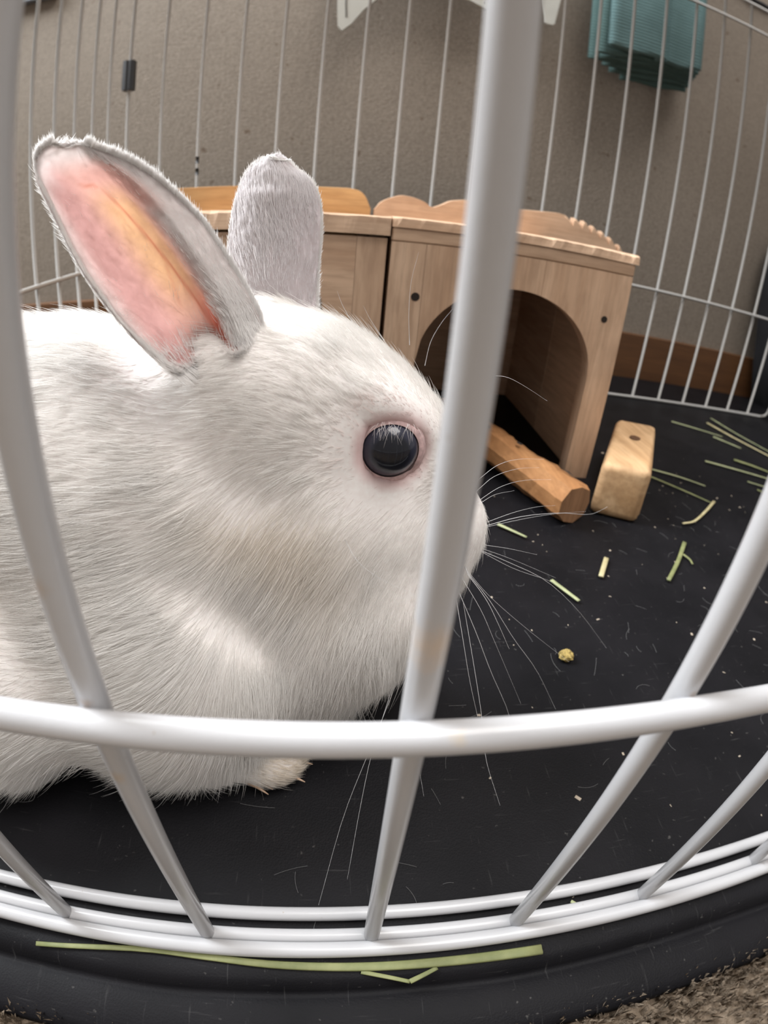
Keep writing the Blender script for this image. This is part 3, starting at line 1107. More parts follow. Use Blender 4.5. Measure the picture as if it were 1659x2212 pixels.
def sample_body(n, seed, region=None):
    r = np.random.default_rng(seed)
    tri = np.concatenate([BF[:, [0, 1, 2]], BF[:, [0, 2, 3]]])
    a, b, c = BV[tri[:, 0]], BV[tri[:, 1]], BV[tri[:, 2]]
    ar = np.linalg.norm(np.cross(b - a, c - a), axis=1)
    cen = (a + b + c) / 3
    nn = norm(np.cross(b - a, c - a))
    wgt = ar * np.where(nn[:, 1] < 0.40, 1.0, 0.10) * np.where(cen[:, 0] < -0.15, 0.45, 1.0) * np.where(cen[:, 2] < 0.003, 0.15, 1.0)
    if region is not None: wgt = wgt * region(cen)
    t = r.choice(len(tri), n, p=wgt / wgt.sum())
    u, v = r.random(n), r.random(n)
    f = u + v > 1; u[f], v[f] = 1 - u[f], 1 - v[f]
    return a[t] + (b[t] - a[t]) * u[:, None] + (c[t] - a[t]) * v[:, None]


HC = np.array((0.012, 0.14, 0.098))


def body_flow(P):
    dn = P - NOSE
    dist = np.linalg.norm(dn, axis=1)
    head = 1 - sm(np.linalg.norm((P - HC) * np.array((1, 1, 1.05)), axis=1), 0.036, 0.060)
    fh = norm(dn * np.array((1, 0.8, 0.75)))
    low = sm(0.118 - P[:, 2] - 0.25 * (P[:, 0] - 0.016), 0.0, 0.03)
    fh = norm(fh + np.array((0.05, -0.15, -1.15)) * low[:, None])
    fb = np.tile(np.array((-1.0, 0.0, -0.16)), (len(P), 1))
    chest = sm(P[:, 0] + 0.25 * (0.05 - P[:, 2]), -0.050, -0.008)
    fb = norm(fb * (1 - chest[:, None]) + np.array((-0.12, -0.1, -1.0)) * chest[:, None])
    lowb = 1 - sm(P[:, 2], 0.008, 0.045)
    fb = norm(fb + np.array((0, -0.1, -0.9)) * lowb[:, None])
    paw = (1 - sm(P[:, 2], 0.018, 0.026)) * sm(P[:, 0], -0.045, -0.03) * (1 - sm(P[:, 1], 0.112, 0.12))
    fl = norm(fh * head[:, None] + fb * (1 - head[:, None]))
    fl = norm(fl * (1 - paw[:, None]) + np.array((1.0, 0.05, -0.15)) * paw[:, None])
    return fl, head, dist, paw


def fur_body(n, seed, long=False):
    P = sample_body(n, seed)
    de = np.linalg.norm(P - np.array(EYE_R), axis=1)
    P = P[(de > 0.0094) & (np.linalg.norm(P - np.array(EYE_L), axis=1) > 0.0094)]
    de = np.linalg.norm(P - np.array(EYE_R), axis=1)
    nrm = sdf_normal(P)
    flow, head, dist, paw = body_flow(P)
    face = 0.0024 + 0.0036 * sm(dist, 0.008, 0.075)
    cheek = sm(0.104 - P[:, 2], 0.0, 0.03) * sm(0.030 - P[:, 0], 0, 0.02)
    face = face + 0.0056 * cheek
    nape = sm(P[:, 2], 0.10, 0.125) * sm(P[:, 0], -0.075, -0.045)
    ln = face * head + 0.0105 * (1 - head) * (1 - 0.45 * nape)
    ln = ln * (1 - 0.6 * paw)
    ln = ln * (0.42 + 0.58 * sm(de, 0.0105, 0.020))
    lift = 0.24 + 0.20 * (1 - head) * (P[:, 2] < 0.03) + 0.04 * head
    if long:
        ln = ln * 1.45; lift = lift * 1.25
    # thin the guard hairs on the short-haired muzzle
    r = np.random.default_rng(seed + 50)
    T = np.tile(np.array((0.97, 0.955, 0.935)), (len(P), 1))
    # cream staining behind the cheek and under the chin, blotches of the coat itself
    st = np.clip(Waves(91, 75)(P) - 0.25, 0, 1.2) * head * sm(0.108 - P[:, 2], 0, 0.02) * sm(0.02 - P[:, 0], 0, 0.03)
    T = T + (np.array((0.86, 0.76, 0.62)) - T) * np.clip(st * 0.95, 0, 0.8)[:, None]
    pe = 1 - sm(de, 0.0105, 0.0165)
    T = T + (np.array((0.80, 0.62, 0.60)) - T) * (pe * 0.75)[:, None]
    yel = paw * sm(P[:, 0], -0.03, -0.012) * 0.5
    T = T + (np.array((0.78, 0.66, 0.50)) - T) * yel[:, None]
    T = T * r.uniform(0.95, 1.02, (len(P), 1))
    rad = (0.000050 if long else 0.000052) * (0.72 + 0.28 * sm(dist, 0.01, 0.06))
    return strands(P, nrm, flow, ln, lift, rad * np.ones(len(P)), np.clip(T, 0, 0.985), 0.32 if not long else 0.2, 26, 5, seed)


def grid_pick(P, U, Vv, n, seed, weight):
    r = np.random.default_rng(seed)
    wg = weight(U, Vv) * np.ones_like(U)
    cell = np.linalg.norm(np.cross(P[1:, :-1] - P[:-1, :-1], P[:-1, 1:] - P[:-1, :-1]), axis=-1)
    wg = (wg[:-1, :-1] * cell).ravel(); wg = wg / wg.sum()
    t = r.choice(len(wg), n, p=wg)
    i, j = t // (P.shape[1] - 1), t % (P.shape[1] - 1)
    a, b = r.random((n, 1)), r.random((n, 1))
    p = P[i, j] * (1 - a) * (1 - b) + P[i + 1, j] * a * (1 - b) + P[i, j + 1] * (1 - a) * b + P[i + 1, j + 1] * a * b
    du = norm(P[i + 1, j] - P[i, j]); dv = norm(P[i, j + 1] - P[i, j])
    nn = norm(np.cross(du, dv))
    nn = np.where((nn[:, 1] > 0)[:, None], -nn, nn)       # towards the viewer side (-y)
    return p, nn, du, dv, U[i, j], Vv[i, j]


def fur_ears():
    out = []
    white = np.array((0.97, 0.955, 0.945))
    # near ear, inner face: fine hair on the folded outer half and the base, none on the bare patch
    p, nn, du, dv, u, v = grid_pick(P1, U1, V1, 15000, 21, lambda U, Vv: 0.05 + sm(Vv, 0.25, 0.6) * 1.2 + (1 - sm(U, 0.02, 0.22)) * 0.9 + sm(U, 0.86, 0.97) * 0.5 + (1 - sm(Vv, -0.99, -0.90)) * 0.5)
    k = sm(v, 0.2, 0.5)
    fl = du * 1.0 + dv * (0.25 * (v > 0) - 0.3 * (v < -0.6))[:, None] - dv * (k * (1 - sm(u, 0.2, 0.6)) * 0.5)[:, None]
    ln = 0.0024 + 0.0016 * (1 - sm(u, 0.0, 0.5))
    out.append(strands(p, nn, fl, ln, 0.30 * np.ones(len(p)), 0.000055 * np.ones(len(p)), np.tile(white, (len(p), 1)), 0.4, 18, 5, 31))
    # long soft hair round the ear root, falling over the join with the head
    for sd, cnt, wf, L0 in ((24, 5200, lambda U, Vv: sm(Vv, 0.35, 0.7) * sm(U, 0.03, 0.06) * (1 - sm(U, 0.12, 0.30)), 0.0065),
                            (25, 2200, lambda U, Vv: (1 - sm(Vv, 0.2, 0.5)) * sm(U, 0.03, 0.06) * (1 - sm(U, 0.08, 0.16)), 0.0045)):
        p, nn, du, dv, u, v = grid_pick(P1, U1, V1, cnt, sd, wf)
        fl = -du * 1.0 + dv * 0.25 + np.array((0.15, 0, -0.35))
        out.append(strands(p, nn, fl, L0 * np.ones(len(p)), 0.14 * np.ones(len(p)), 0.00005 * np.ones(len(p)), np.tile(white, (len(p), 1)), 0.3, 20, 5, sd + 60))
    # near ear, outer face
    q = P1.copy(); q[..., 1] += 0.0016
    p, nn, du, dv, u, v = grid_pick(q, U1, V1, 4000, 22, lambda U, Vv: np.ones_like(U))
    out.append(strands(p, -nn, du, 0.0032 * np.ones(len(p)), 0.25 * np.ones(len(p)), 0.00006 * np.ones(len(p)), np.tile(white, (len(p), 1)), 0.4, 18, 5, 32))
    # near ear rim fuzz
    r = np.random.default_rng(33)
    n = 8000
    s = r.random(n)
    for col, sg in ((0, -1), (NV - 1, 1)):
        i = np.clip((s * (NU - 2)).astype(int), 0, NU - 2)
        f = (s * (NU - 2) - i)[:, None]
        p = P1[i, col] * (1 - f) + P1[i + 1, col] * f
        p[:, 1] += r.uniform(0, 0.0010, n)
        du = norm(P1[i + 1, col] - P1[i, col]); outw = norm(P1[i, col] - P1[i, NV // 2])
        out.append(strands(p, outw, du + np.array((0, -0.2, 0.1)), 0.0022 * np.ones(n), 0.55 * np.ones(n), 0.00005 * np.ones(n), np.tile(white, (n, 1)), 0.3, 14, 5, 34 + col))
    # fuzz along the tips
    for PP, n in ((P1, 2200), (P2, 1600)):
        nv_ = PP.shape[1]
        t = r.random(n) * (nv_ - 2); j = t.astype(int); f = (t - j)[:, None]
        p = PP[-1, j] * (1 - f) + PP[-1, j + 1] * f
        p[:, 1] += r.uniform(0, 0.0006, n)
        up = norm(PP[-1, j] - PP[-6, j])
        side = norm(PP[-1, j + 1] - PP[-1, j])
        out.append(strands(p - up * 0.0006, up, side * r.choice([-1.0, 1.0], n)[:, None] + np.array((0, -0.4, 0)), 0.0015 * np.ones(n), 1.1 * np.ones(n), 0.00005 * np.ones(n), np.tile(white, (n, 1)), 0.3, 14, 5, 70 + nv_))
    # far ear, the side towards us
    p, nn, du, dv, u, v = grid_pick(P2, U2, V2, 22000, 23, lambda U, Vv: np.ones_like(U))
    out.append(strands(p, nn, du * 1.0 - dv * 0.1, 0.0034 * (1 - 0.45 * sm(u, 0.8, 1.0)), 0.28 * np.ones(len(p)), 0.00006 * np.ones(len(p)), np.tile(white * np.array((0.99, 0.98, 1.0)), (len(p), 1)), 0.5, 20, 5, 41))
    n = 3000
    s = r.random(n) * 0.985
    nu2, nv2 = P2.shape[:2]
    for col in (0, nv2 - 1):
        i = np.clip((s * (nu2 - 2)).astype(int), 0, nu2 - 2)
        f = (s * (nu2 - 2) - i)[:, None]
        p = P2[i, col] * (1 - f) + P2[i + 1, col] * f
        du = norm(P2[i + 1, col] - P2[i, col]); outw = norm(P2[i, col] - P2[i, nv2 // 2])
        out.append(strands(p, outw, du, 0.0016 * np.ones(n), 0.8 * np.ones(n), 0.00005 * np.ones(n), np.tile(white, (n, 1)), 0.3, 14, 5, 44 + col))
    return out


sets = [fur_body(235000, 61), fur_body(16000, 62, True)] + fur_ears()
fur = curves_object('fur', sets, M_FUR, rabbit)
fur['kind'] = 'stuff'
fur['label'] = 'dense short white fur'


# eye -------------------------------------------------------------------
def mat_eye():
    m, nt, b = new_mat('dark_rabbit_eye')
    tc = N(nt, 'ShaderNodeTexCoord')
    sp = N(nt, 'ShaderNodeSeparateXYZ'); nt.links.new(tc.outputs['Object'], sp.inputs[0])
    # the optical axis is local -Y; distance from it tells pupil from iris
    c = N(nt, 'ShaderNodeCombineXYZ'); nt.links.new(sp.outputs[0], c.inputs[0]); nt.links.new(sp.outputs[2], c.inputs[1])
    ln = N(nt, 'ShaderNodeVectorMath', operation='LENGTH'); nt.links.new(c.outputs[0], ln.inputs[0])
    mr = N(nt, 'ShaderNodeMapRange'); mr.inputs['From Max'].default_value = 0.0078
    nt.links.new(ln.outputs['Value'], mr.inputs[0])
    nz = noise(nt, coords(nt), 500, 4)
    ad = N(nt, 'ShaderNodeMath', operation='MULTIPLY_ADD'); ad.inputs[1].default_value = 0.10
    nt.links.new(nz, ad.inputs[0]); nt.links.new(mr.outputs[0], ad.inputs[2])
    col = ramp(nt, ad.outputs[0], [(0.0, (0.006, 0.007, 0.012)), (0.60, (0.008, 0.009, 0.015)), (0.72, (0.026, 0.028, 0.046)), (0.90, (0.036, 0.038, 0.060)), (0.985, (0.008, 0.008, 0.011))])
    nt.links.new(col, b.inputs['Base Color'])
    b.inputs['Roughness'].default_value = 0.30
    b.inputs['Specular IOR Level'].default_value = 0.15
    b.inputs['Coat Weight'].default_value = 0.55
    b.inputs['Coat Roughness'].default_value = 0.02
    return m


def uv_sphere(name, r, seg=40, rings=24):
    bm = bmesh.new()
    bmesh.ops.create_uvsphere(bm, u_segments=seg, v_segments=rings, radius=r)
    return bm_mesh(name, bm, True)


eye = link('eye', uv_sphere('eye', 0.0078), mat_eye(), rabbit)
eye.location = EYE_R - ROFF
axis = (Vector((0, 0, CAMZ)) - EYE_R).normalized()
eye.rotation_euler = Vector((0.02, -1.0, 0.10)).to_track_quat('-Y', 'Z').to_euler()
eye['label'] = 'dark slate eye'
eye2 = link('eye', eye.data, None, rabbit)
eye2.location = EYE_L - ROFF
eye2.rotation_euler = Vector((0.02, 1.0, 0.10)).to_track_quat('-Y', 'Z').to_euler()


# eyelids: a soft ring of pink skin round the opening
def eyelid():
    ax = Vector((0.06, -1.0, 0.12)).normalized()
    e1 = ax.cross(Vector((0, 0, 1))).normalized(); e1 = -e1
    e2 = e1.cross(ax).normalized()
    if e2.z < 0: e2 = -e2
    V, F = [], []
    nr, ns = 48, 9
    for i in range(nr):
        a = 2 * math.pi * i / nr
        ca, sa = math.cos(a), math.sin(a)
        # opening: slightly flattened circle, the front corner pulled out low
        ro = 0.0072
        ro *= 1.0 - 0.06 * max(0, sa) ** 2
        corner = math.exp(-((a - math.radians(318)) / 0.22) ** 2)
        ro += 0.0010 * corner
        for k in range(ns):
            b = k / (ns - 1)
            rr = ro + 0.0021 * b
            # height along the axis: sits on the ball inside, dips outwards
            h = math.sqrt(max(0.0000001, 0.0081 ** 2 - min(ro, 0.0078) ** 2)) + 0.0004 * math.sin(b * math.pi) - 0.0016 * b
            V.append(e1 * (ca * rr) + e2 * (sa * rr) + ax * h)
    for i in range(nr):
        for k in range(ns - 1):
            a = i * ns + k; b = ((i + 1) % nr) * ns + k
            F.append((a, a + 1, b + 1, b))
    o = link('eyelid', mesh('eyelid', V, F, True), mat_plain('pink_eyelid', (0.56, 0.39, 0.385), 0.5, var=0.25, vscale=600, bumpscale=900), rabbit)
    o.location = EYE_R - ROFF
    o['label'] = 'pink eyelid rim'


eyelid()


# eyelashes over the upper lid
def lashes():
    r = np.random.default_rng(77)
    n = 34
    root = np.array(EYE_R) + np.stack([r.uniform(-0.0045, 0.0060, n), -0.0062 + r.normal(0, 0.0004, n), 0.0074 + r.uniform(-0.0006, 0.0014, n)], 1)
    d = norm(np.stack([r.normal(0.1, 0.45, n), np.full(n, -0.75), r.normal(-0.35, 0.35, n)], 1))
    ln = r.uniform(0.0018, 0.0040, n)
    s = np.linspace(0, 1, 5)
    P = root[:, None] + d[:, None] * (ln[:, None] * s[None])[..., None]
    P[..., 2] -= (ln[:, None] * (s[None] ** 2)) * 0.55
    R = np.outer(np.full(n, 0.000032), [1, .95, .8, .55, .15])
    o = curves_object('eyelashes', [(P, R, np.tile(np.array((0.95, 0.90, 0.88)), (n, 1)))], M_FUR, rabbit)
    o['kind'] = 'stuff'


lashes()

# whiskers ------------------------------------------------------------------
M_WHISK = mat_plain('white_whisker', (0.9, 0.9, 0.92), 0.25, 0.8)
WHISK = [[(0.0446, 0.135, 0.0983), (0.0537, 0.1467, 0.0976), (0.0649, 0.1583, 0.0948), (0.0796, 0.17, 0.0902)], [(0.0452, 0.135, 0.0952), (0.0536, 0.1467, 0.0938), (0.0656, 0.1583, 0.0913), (0.0786, 0.17, 0.0867)], [(0.046, 0.135, 0.0914), (0.0553, 0.145, 0.0908), (0.0668, 0.155, 0.0885), (0.082, 0.165, 0.0845)], [(0.0467, 0.135, 0.0906), (0.0533, 0.1425, 0.0894), (0.0623, 0.15, 0.0871)], [(0.0504, 0.137, 0.0826), (0.0618, 0.1447, 0.0819), (0.0731, 0.1523, 0.08), (0.084, 0.16, 0.0765)], [(0.0507, 0.137, 0.0814), (0.0678, 0.1502, 0.0773), (0.0886, 0.1635, 0.0714), (0.1099, 0.1768, 0.0636), (0.1258, 0.19, 0.0601)], [(0.0508, 0.137, 0.0809), (0.0686, 0.1513, 0.0756), (0.0879, 0.1657, 0.0697), (0.1093, 0.18, 0.063)], [(0.0495, 0.134, 0.0739), (0.0615, 0.138, 0.0666), (0.0793, 0.142, 0.0557), (0.0997, 0.146, 0.0375), (0.1238, 0.15, 0.0117)], [(0.0496, 0.134, 0.0735), (0.0628, 0.136, 0.0656), (0.0769, 0.138, 0.0594), (0.0822, 0.14, 0.0558)], [(0.0518, 0.137, 0.074), (0.0605, 0.1385, 0.0718), (0.0717, 0.14, 0.0685)], [(0.0513, 0.137, 0.0725), (0.0655, 0.1435, 0.0637), (0.0872, 0.15, 0.051)], [(0.0445, 0.128, 0.0697), (0.0534, 0.126, 0.0598), (0.0642, 0.124, 0.0452), (0.0761, 0.122, 0.0306), (0.0891, 0.12, 0.0102)], [(0.0445, 0.128, 0.0693), (0.0507, 0.1237, 0.0628), (0.0547, 0.1193, 0.0569), (0.0591, 0.115, 0.0495)], [(0.0454, 0.13, 0.0685), (0.0547, 0.13, 0.0584), (0.0715, 0.13, 0.0436), (0.0934, 0.13, 0.0258)], [(0.0431, 0.127, 0.0679), (0.0492, 0.1213, 0.0601), (0.0542, 0.1157, 0.0515), (0.0673, 0.11, 0.0278)], [(0.0417, 0.126, 0.0618), (0.0445, 0.119, 0.0506), (0.0476, 0.112, 0.0386), (0.0508, 0.105, 0.0285)], [(0.0423, 0.127, 0.0637), (0.0502, 0.1227, 0.0489), (0.0568, 0.1185, 0.0356), (0.0671, 0.1143, 0.0162), (0.0686, 0.11, 0.0062)], [(0.0056, 0.1085, 0.0939), (0.0092, 0.1063, 0.0887), (0.0156, 0.1042, 0.0848), (0.0237, 0.102, 0.0823)], [(0.0192, 0.128, 0.1372), (0.0178, 0.1247, 0.1451), (0.0171, 0.1213, 0.1531), (0.0176, 0.118, 0.1601)], [(0.0235, 0.128, 0.1323), (0.0237, 0.1253, 0.1388), (0.0251, 0.1227, 0.144), (0.0268, 0.12, 0.1481)], [(0.0405, 0.128, 0.1311), (0.0463, 0.132, 0.13), (0.0534, 0.136, 0.1268), (0.0625, 0.14, 0.122)], [(0.0052, 0.134, 0.1409), (0.0027, 0.132, 0.1451), (0.0011, 0.13, 0.1489)], [(0.0132, 0.13, 0.1375), (0.0093, 0.128, 0.1428), (0.0073, 0.126, 0.1463)]]
WHISK += [[(0.0261, 0.1181, 0.037), (0.0214, 0.1085, 0.03), (0.0145, 0.0944, 0.022), (0.0071, 0.0781, 0.013), (-0.0004, 0.053, 0.006)], [(0.0255, 0.1183, 0.039), (0.0205, 0.1066, 0.03), (0.0159, 0.0944, 0.022), (0.0119, 0.0786, 0.015), (0.0078, 0.0592, 0.011)], [(0.038, 0.124, 0.05), (0.0332, 0.1025, 0.03), (0.031, 0.0939, 0.022), (0.032, 0.0838, 0.016)], [(0.0443, 0.1259, 0.06), (0.0499, 0.1015, 0.035), (0.0502, 0.0887, 0.028), (0.0531, 0.0753, 0.022)]]


def smooth_line(pts, n):
    pts = [Vector(p) for p in pts]
    pts = [pts[0] * 2 - pts[1]] + pts + [pts[-1] * 2 - pts[-2]]
    out = []
    for i in range(n):
        f = i / (n - 1) * (len(pts) - 3)
        k = min(int(f), len(pts) - 4); t = f - k
        a, b, c, d = pts[k:k + 4]
        out.append(0.5 * ((2 * b) + (c - a) * t + (2 * a - 5 * b + 4 * c - d) * t * t + (3 * b - a - 3 * c + d) * t ** 3))
    return out


for i, wpts in enumerate(WHISK):
    pts = smooth_line(wpts, 14)
    base = Vector((0.038, 0.138, 0.082)) if i < 17 else None
    if base: pts = [pts[0].lerp(base, 0.35)] + pts
    r0 = 0.000105 if i in (5, 7, 11, 12, 15, 16) else 0.00007
    rr = [r0 * (1 - 0.75 * k / (len(pts) - 1)) for k in range(len(pts))]
    child('whisker', tube('tmpw', pts, rr, M_WHISK, None, 5).data)
for o in [o for o in bpy.data.objects if o.name.startswith('tmpw')]:
    bpy.data.objects.remove(o)

# claws
M_CLAW = mat_plain('horn_claw', (0.55, 0.38, 0.26), 0.4)
for a, b in (((-0.0240, 0.0955, 0.0060), (-0.0165, 0.0925, 0.0026)), ((-0.0225, 0.0965, 0.0068), (-0.0150, 0.0940, 0.0034)), ((-0.0120, 0.1030, 0.0090), (-0.0020, 0.1040, 0.0042)), ((-0.0125, 0.0985, 0.0075), (-0.0045, 0.0975, 0.0030)), ((0.0085, 0.1290, 0.0060), (0.0135, 0.1310, 0.0024))):
    a, b = Vector(a), Vector(b)
    pts = [a, a.lerp(b, .5) + Vector((0, 0, .0008)), b]
    child('claw', tube('tmpw', pts, [0.0009, 0.0007, 0.00015], M_CLAW, None, 7).data)
for o in [o for o in bpy.data.objects if o.name.startswith('tmpw')]:
    bpy.data.objects.remove(o)


# ------------------------------------------------------------------ things hanging behind the back panel
def mat_cloth(name, col):
    m, nt, b = new_mat(name)
    v = coords(nt)
    wv = N(nt, 'ShaderNodeTexWave', bands_direction='Z')
    wv.inputs['Scale'].default_value = 75
    wv.inputs['Distortion'].default_value = 1.2
    wv.inputs['Detail'].default_value = 1
    nt.links.new(v, wv.inputs['Vector'])
    f = noise(nt, v, 60, 4)
    c = ramp(nt, f, [(0.3, tuple(x * 0.85 for x in col)), (0.7, col)])
    c = mix_rgb(nt, ramp(nt, wv.outputs[1], [(0.1, (0.35, 0.35, 0.35)), (0.5, (0, 0, 0))]), c, tuple(x * 0.6 for x in col))
    nt.links.new(c, b.inputs['Base Color'])
    b.inputs['Roughness'].default_value = 0.95
    b.inputs['Specular IOR Level'].default_value = 0.1
    bump(nt, b, wv.outputs[1], 0.5, 0.0015)
    return m


M_TEAL = mat_cloth('teal_towel_cloth', (0.125, 0.205, 0.21))
M_TEAL_SHADE = mat_cloth('shaded_teal_towel_cloth', (0.085, 0.14, 0.135))  # darker copy of the teal cloth, shade painted into the rear layers


def hung_fold(name, x0, x1, z0a, z0b, z1, y0, th, mat, parent, seed):
    """a hanging folded layer: slab with a rounded lower fold and gently waving faces"""
    r = random.Random(seed)
    nx, prof = 14, []
    for k in range(7):
        a = math.pi * k / 6
        prof.append((-math.cos(a) * th / 2, -math.sin(a) * th * 0.45))
    V, F = [], []
    ph = r.uniform(0, 6)
    zs = [z1, (z1 * 2 + z0a) / 3, (z1 + 2 * z0a) / 3]
    rows = 2 * 3 + 7
    for i in range(nx):
        f = i / (nx - 1)
        x = x0 + (x1 - x0) * f
        wv = 0.0016 * math.sin(f * 5 + ph)
        zb = z0a + (z0b - z0a) * f + 0.0012 * math.sin(f * 9 + ph)
        ed = min(1, min(f, 1 - f) * 8 + 0.35)
        for z in zs: V.append((x, y0 - th / 2 * ed + wv, z))
        for (dy, dz) in prof: V.append((x, y0 + dy * ed + wv, zb + th * .45 + dz))
        for z in zs[::-1]: V.append((x, y0 + th / 2 * ed + wv, z))
    for i in range(nx - 1):
        for k in range(rows):
            a = i * rows + k; b = i * rows + (k + 1) % rows
            F.append((a, b, b + rows, a + rows))
    F.append(tuple(range(rows))); F.append(tuple(range((nx - 1) * rows, nx * rows))[::-1])
    me = mesh(name, V, F, True)
    bm = bmesh.new(); bm.from_mesh(me); bmesh.ops.recalc_face_normals(bm, faces=bm.faces); bm.to_mesh(me); bm.free()
    return link(name, me, mat, parent)


tw = tag(empty('folded_towel'), 'teal ribbed towel folded into layers hanging at the upper right', 'towel')
ZT = 0.66
hung_fold('towel_fold', 0.281, 0.357, 0.4180, 0.4205, ZT, 0.612, 0.010, M_TEAL, tw, 1)
hung_fold('towel_fold', 0.345, 0.409, 0.4190, 0.4265, ZT, 0.617, 0.010, M_TEAL, tw, 2)
for i, (x0, x1, za, zb) in enumerate(((0.272, 0.415, 0.4100, 0.4270), (0.283, 0.418, 0.4085, 0.4260), (0.272, 0.421, 0.4070, 0.4250), (0.296, 0.424, 0.4060, 0.4225), (0.310, 0.428, 0.4030, 0.4190), (0.330, 0.428, 0.4010, 0.4130))):
    hung_fold('towel_fold', x0, x1, za, zb, ZT, 0.6275 + i * 0.0098, 0.0085, M_TEAL_SHADE, tw, 10 + i)

# white scalloped plastic holder
M_WPL = mat_plain('milky_plastic', (0.40, 0.395, 0.36), 0.5, bumpscale=200, var=0.05)
wh = tag(empty('plastic_holder'), 'milky white plastic holder with curved lower edge hanging at top centre', 'holder')
poly = [(-0.020, 0.56), (-0.0205, 0.47), (-0.020, 0.425), (-0.0170, 0.396), (-0.0115, 0.3905), (-0.002, 0.400), (0.010, 0.419), (0.024, 0.435), (0.040, 0.446), (0.065, 0.456), (0.095, 0.458), (0.118, 0.452), (0.140, 0.4435), (0.156, 0.441), (0.164, 0.446), (0.168, 0.47), (0.168, 0.56)]
prism('holder_plate', poly, 0.652, 0.657, M_WPL, wh, bevel=0.0012)
pp = smooth_line([(-0.0105, 0.6518, 0.56), (-0.0110, 0.6518, 0.47), (-0.0105, 0.6518, 0.43), (-0.0085, 0.6518, 0.408)], 40)
slot = None
for k in range(8, 40):
    p = pp[k]
    if slot is None:
        bm = bmesh.new(); bmesh.ops.create_cube(bm, size=1)
        for v in bm.verts: v.co = Vector((v.co.x * 0.0012, v.co.y * 0.0006, v.co.z * 0.0022))
        slot = bm_mesh('perforation', bm)
        slot.materials.append(M_HOLE)
    if p.z > 0.5: continue
    o = link('perforation', slot, None, wh); o.location = p
for k in range(5):
    o = link('perforation', slot, None, wh); o.location = (0.1440 + 0.0008 * k, 0.6518, 0.449 + k * 0.005)
tg = prism('hook_plate', [(0.196, 0.56), (0.2105, 0.468), (0.2155, 0.449), (0.2165, 0.4415), (0.2195, 0.4395), (0.2265, 0.4400), (0.2285, 0.4425), (0.2345, 0.486), (0.242, 0.56)], 0.652, 0.656, M_WPL, None, bevel=0.001)
tag(tg, 'narrow white plastic tab hanging beside the thick near bar', 'plastic tab')

# dark bag at the right edge
M_BAG = mat_plain('black_fabric', (0.008, 0.008, 0.010), 0.8, bumpscale=250, var=0.3)
bm = bmesh.new()
zz = [(0.0, 0.664), (0.06, 0.645), (0.14, 0.627), (0.21, 0.616), (0.25, 0.622), (0.262, 0.64)]
rows = []
for z, x in zz:
    rows.append([bm.verts.new((x + 0.008, 0.628, z)), bm.verts.new((x, 0.640, z)), bm.verts.new((x, 0.672, z)), bm.verts.new((x + 0.008, 0.682, z)), bm.verts.new((0.86, 0.682, z)), bm.verts.new((0.87, 0.660, z)), bm.verts.new((0.86, 0.628, z))])
for a, b in zip(rows[:-1], rows[1:]):
    for k in range(7):
        bm.faces.new((a[k], b[k], b[(k + 1) % 7], a[(k + 1) % 7]))
bm.faces.new(rows[0]); bm.faces.new(rows[-1][::-1])
bg_ = link('storage_bag', bm_mesh('storage_bag', bm, True), M_BAG)
tag(bg_, 'black fabric bag leaning at the right end of the baseboard', 'bag')

cordpts = smooth_line([(0.50, 0.690, 0.622), (0.539, 0.690, 0.613), (0.557, 0.690, 0.613), (0.570, 0.690, 0.6125), (0.585, 0.690, 0.620), (0.62, 0.690, 0.63)], 24)
tag(tube('power_cord', cordpts, 0.0035, M_BLACKPL, None, 8), 'thin black cord running along the wall at the top right corner', 'cord')


# ------------------------------------------------------------------ hay and crumbs
def mat_hay(name, a, b_):
    m, nt, b = new_mat(name)
    v = coords(nt)
    nt.links.new(ramp(nt, noise(nt, v, 120, 5), [(0.3, a), (0.7, b_)]), b.inputs['Base Color'])
    b.inputs['Roughness'].default_value = 0.6
    bump(nt, b, noise(nt, v, 900, 2), 0.3, 0.0002)
    return m


M_HAYG = mat_hay('green_hay', (0.15, 0.17, 0.065), (0.26, 0.27, 0.12))
M_HAYY = mat_hay('straw_hay', (0.36, 0.31, 0.16), (0.54, 0.48, 0.28))
M_HAYP = mat_hay('pale_green_hay', (0.28, 0.31, 0.16), (0.43, 0.45, 0.26))


def stalk(name, pts, width, mat, label, lift=0.0009, taper=0.6, parent=None, n=12, group=None):
    """flattened hay stem: an oval tube with a centre groove"""
    P = smooth_line(pts, n) if len(pts) > 2 else [Vector(pts[0]).lerp(Vector(pts[1]), i / (n - 1)) for i in range(n)]
    V, F = [], []
    ns = 8
    for i, p in enumerate(P):
        t = (P[min(i + 1, n - 1)] - P[max(i - 1, 0)]).normalized()
        s = t.cross(Vector((0, 0, 1))).normalized(); u = s.cross(t)
        wd = width * (1 - (1 - taper) * i / (n - 1)) / 2
        for k in range(ns):
            a = 2 * math.pi * k / ns
            hgt = wd * 0.45 * math.sin(a)
            if k == 2: hgt *= 0.55
            V.append(p + s * math.cos(a) * wd + u * hgt + Vector((0, 0, lift)))
    for i in range(n - 1):
        for k in range(ns):
            a = i * ns + k; b = i * ns + (k + 1) % ns
            F.append((a, b, b + ns, a + ns)[::-1])
    F.append(tuple(range(ns))); F.append(tuple(range((n - 1) * ns, n * ns))[::-1])
    me = mesh(name, V, F, True)
    o = link(name, me, mat, parent)
    if label: tag(o, label, 'hay', group)
    return o


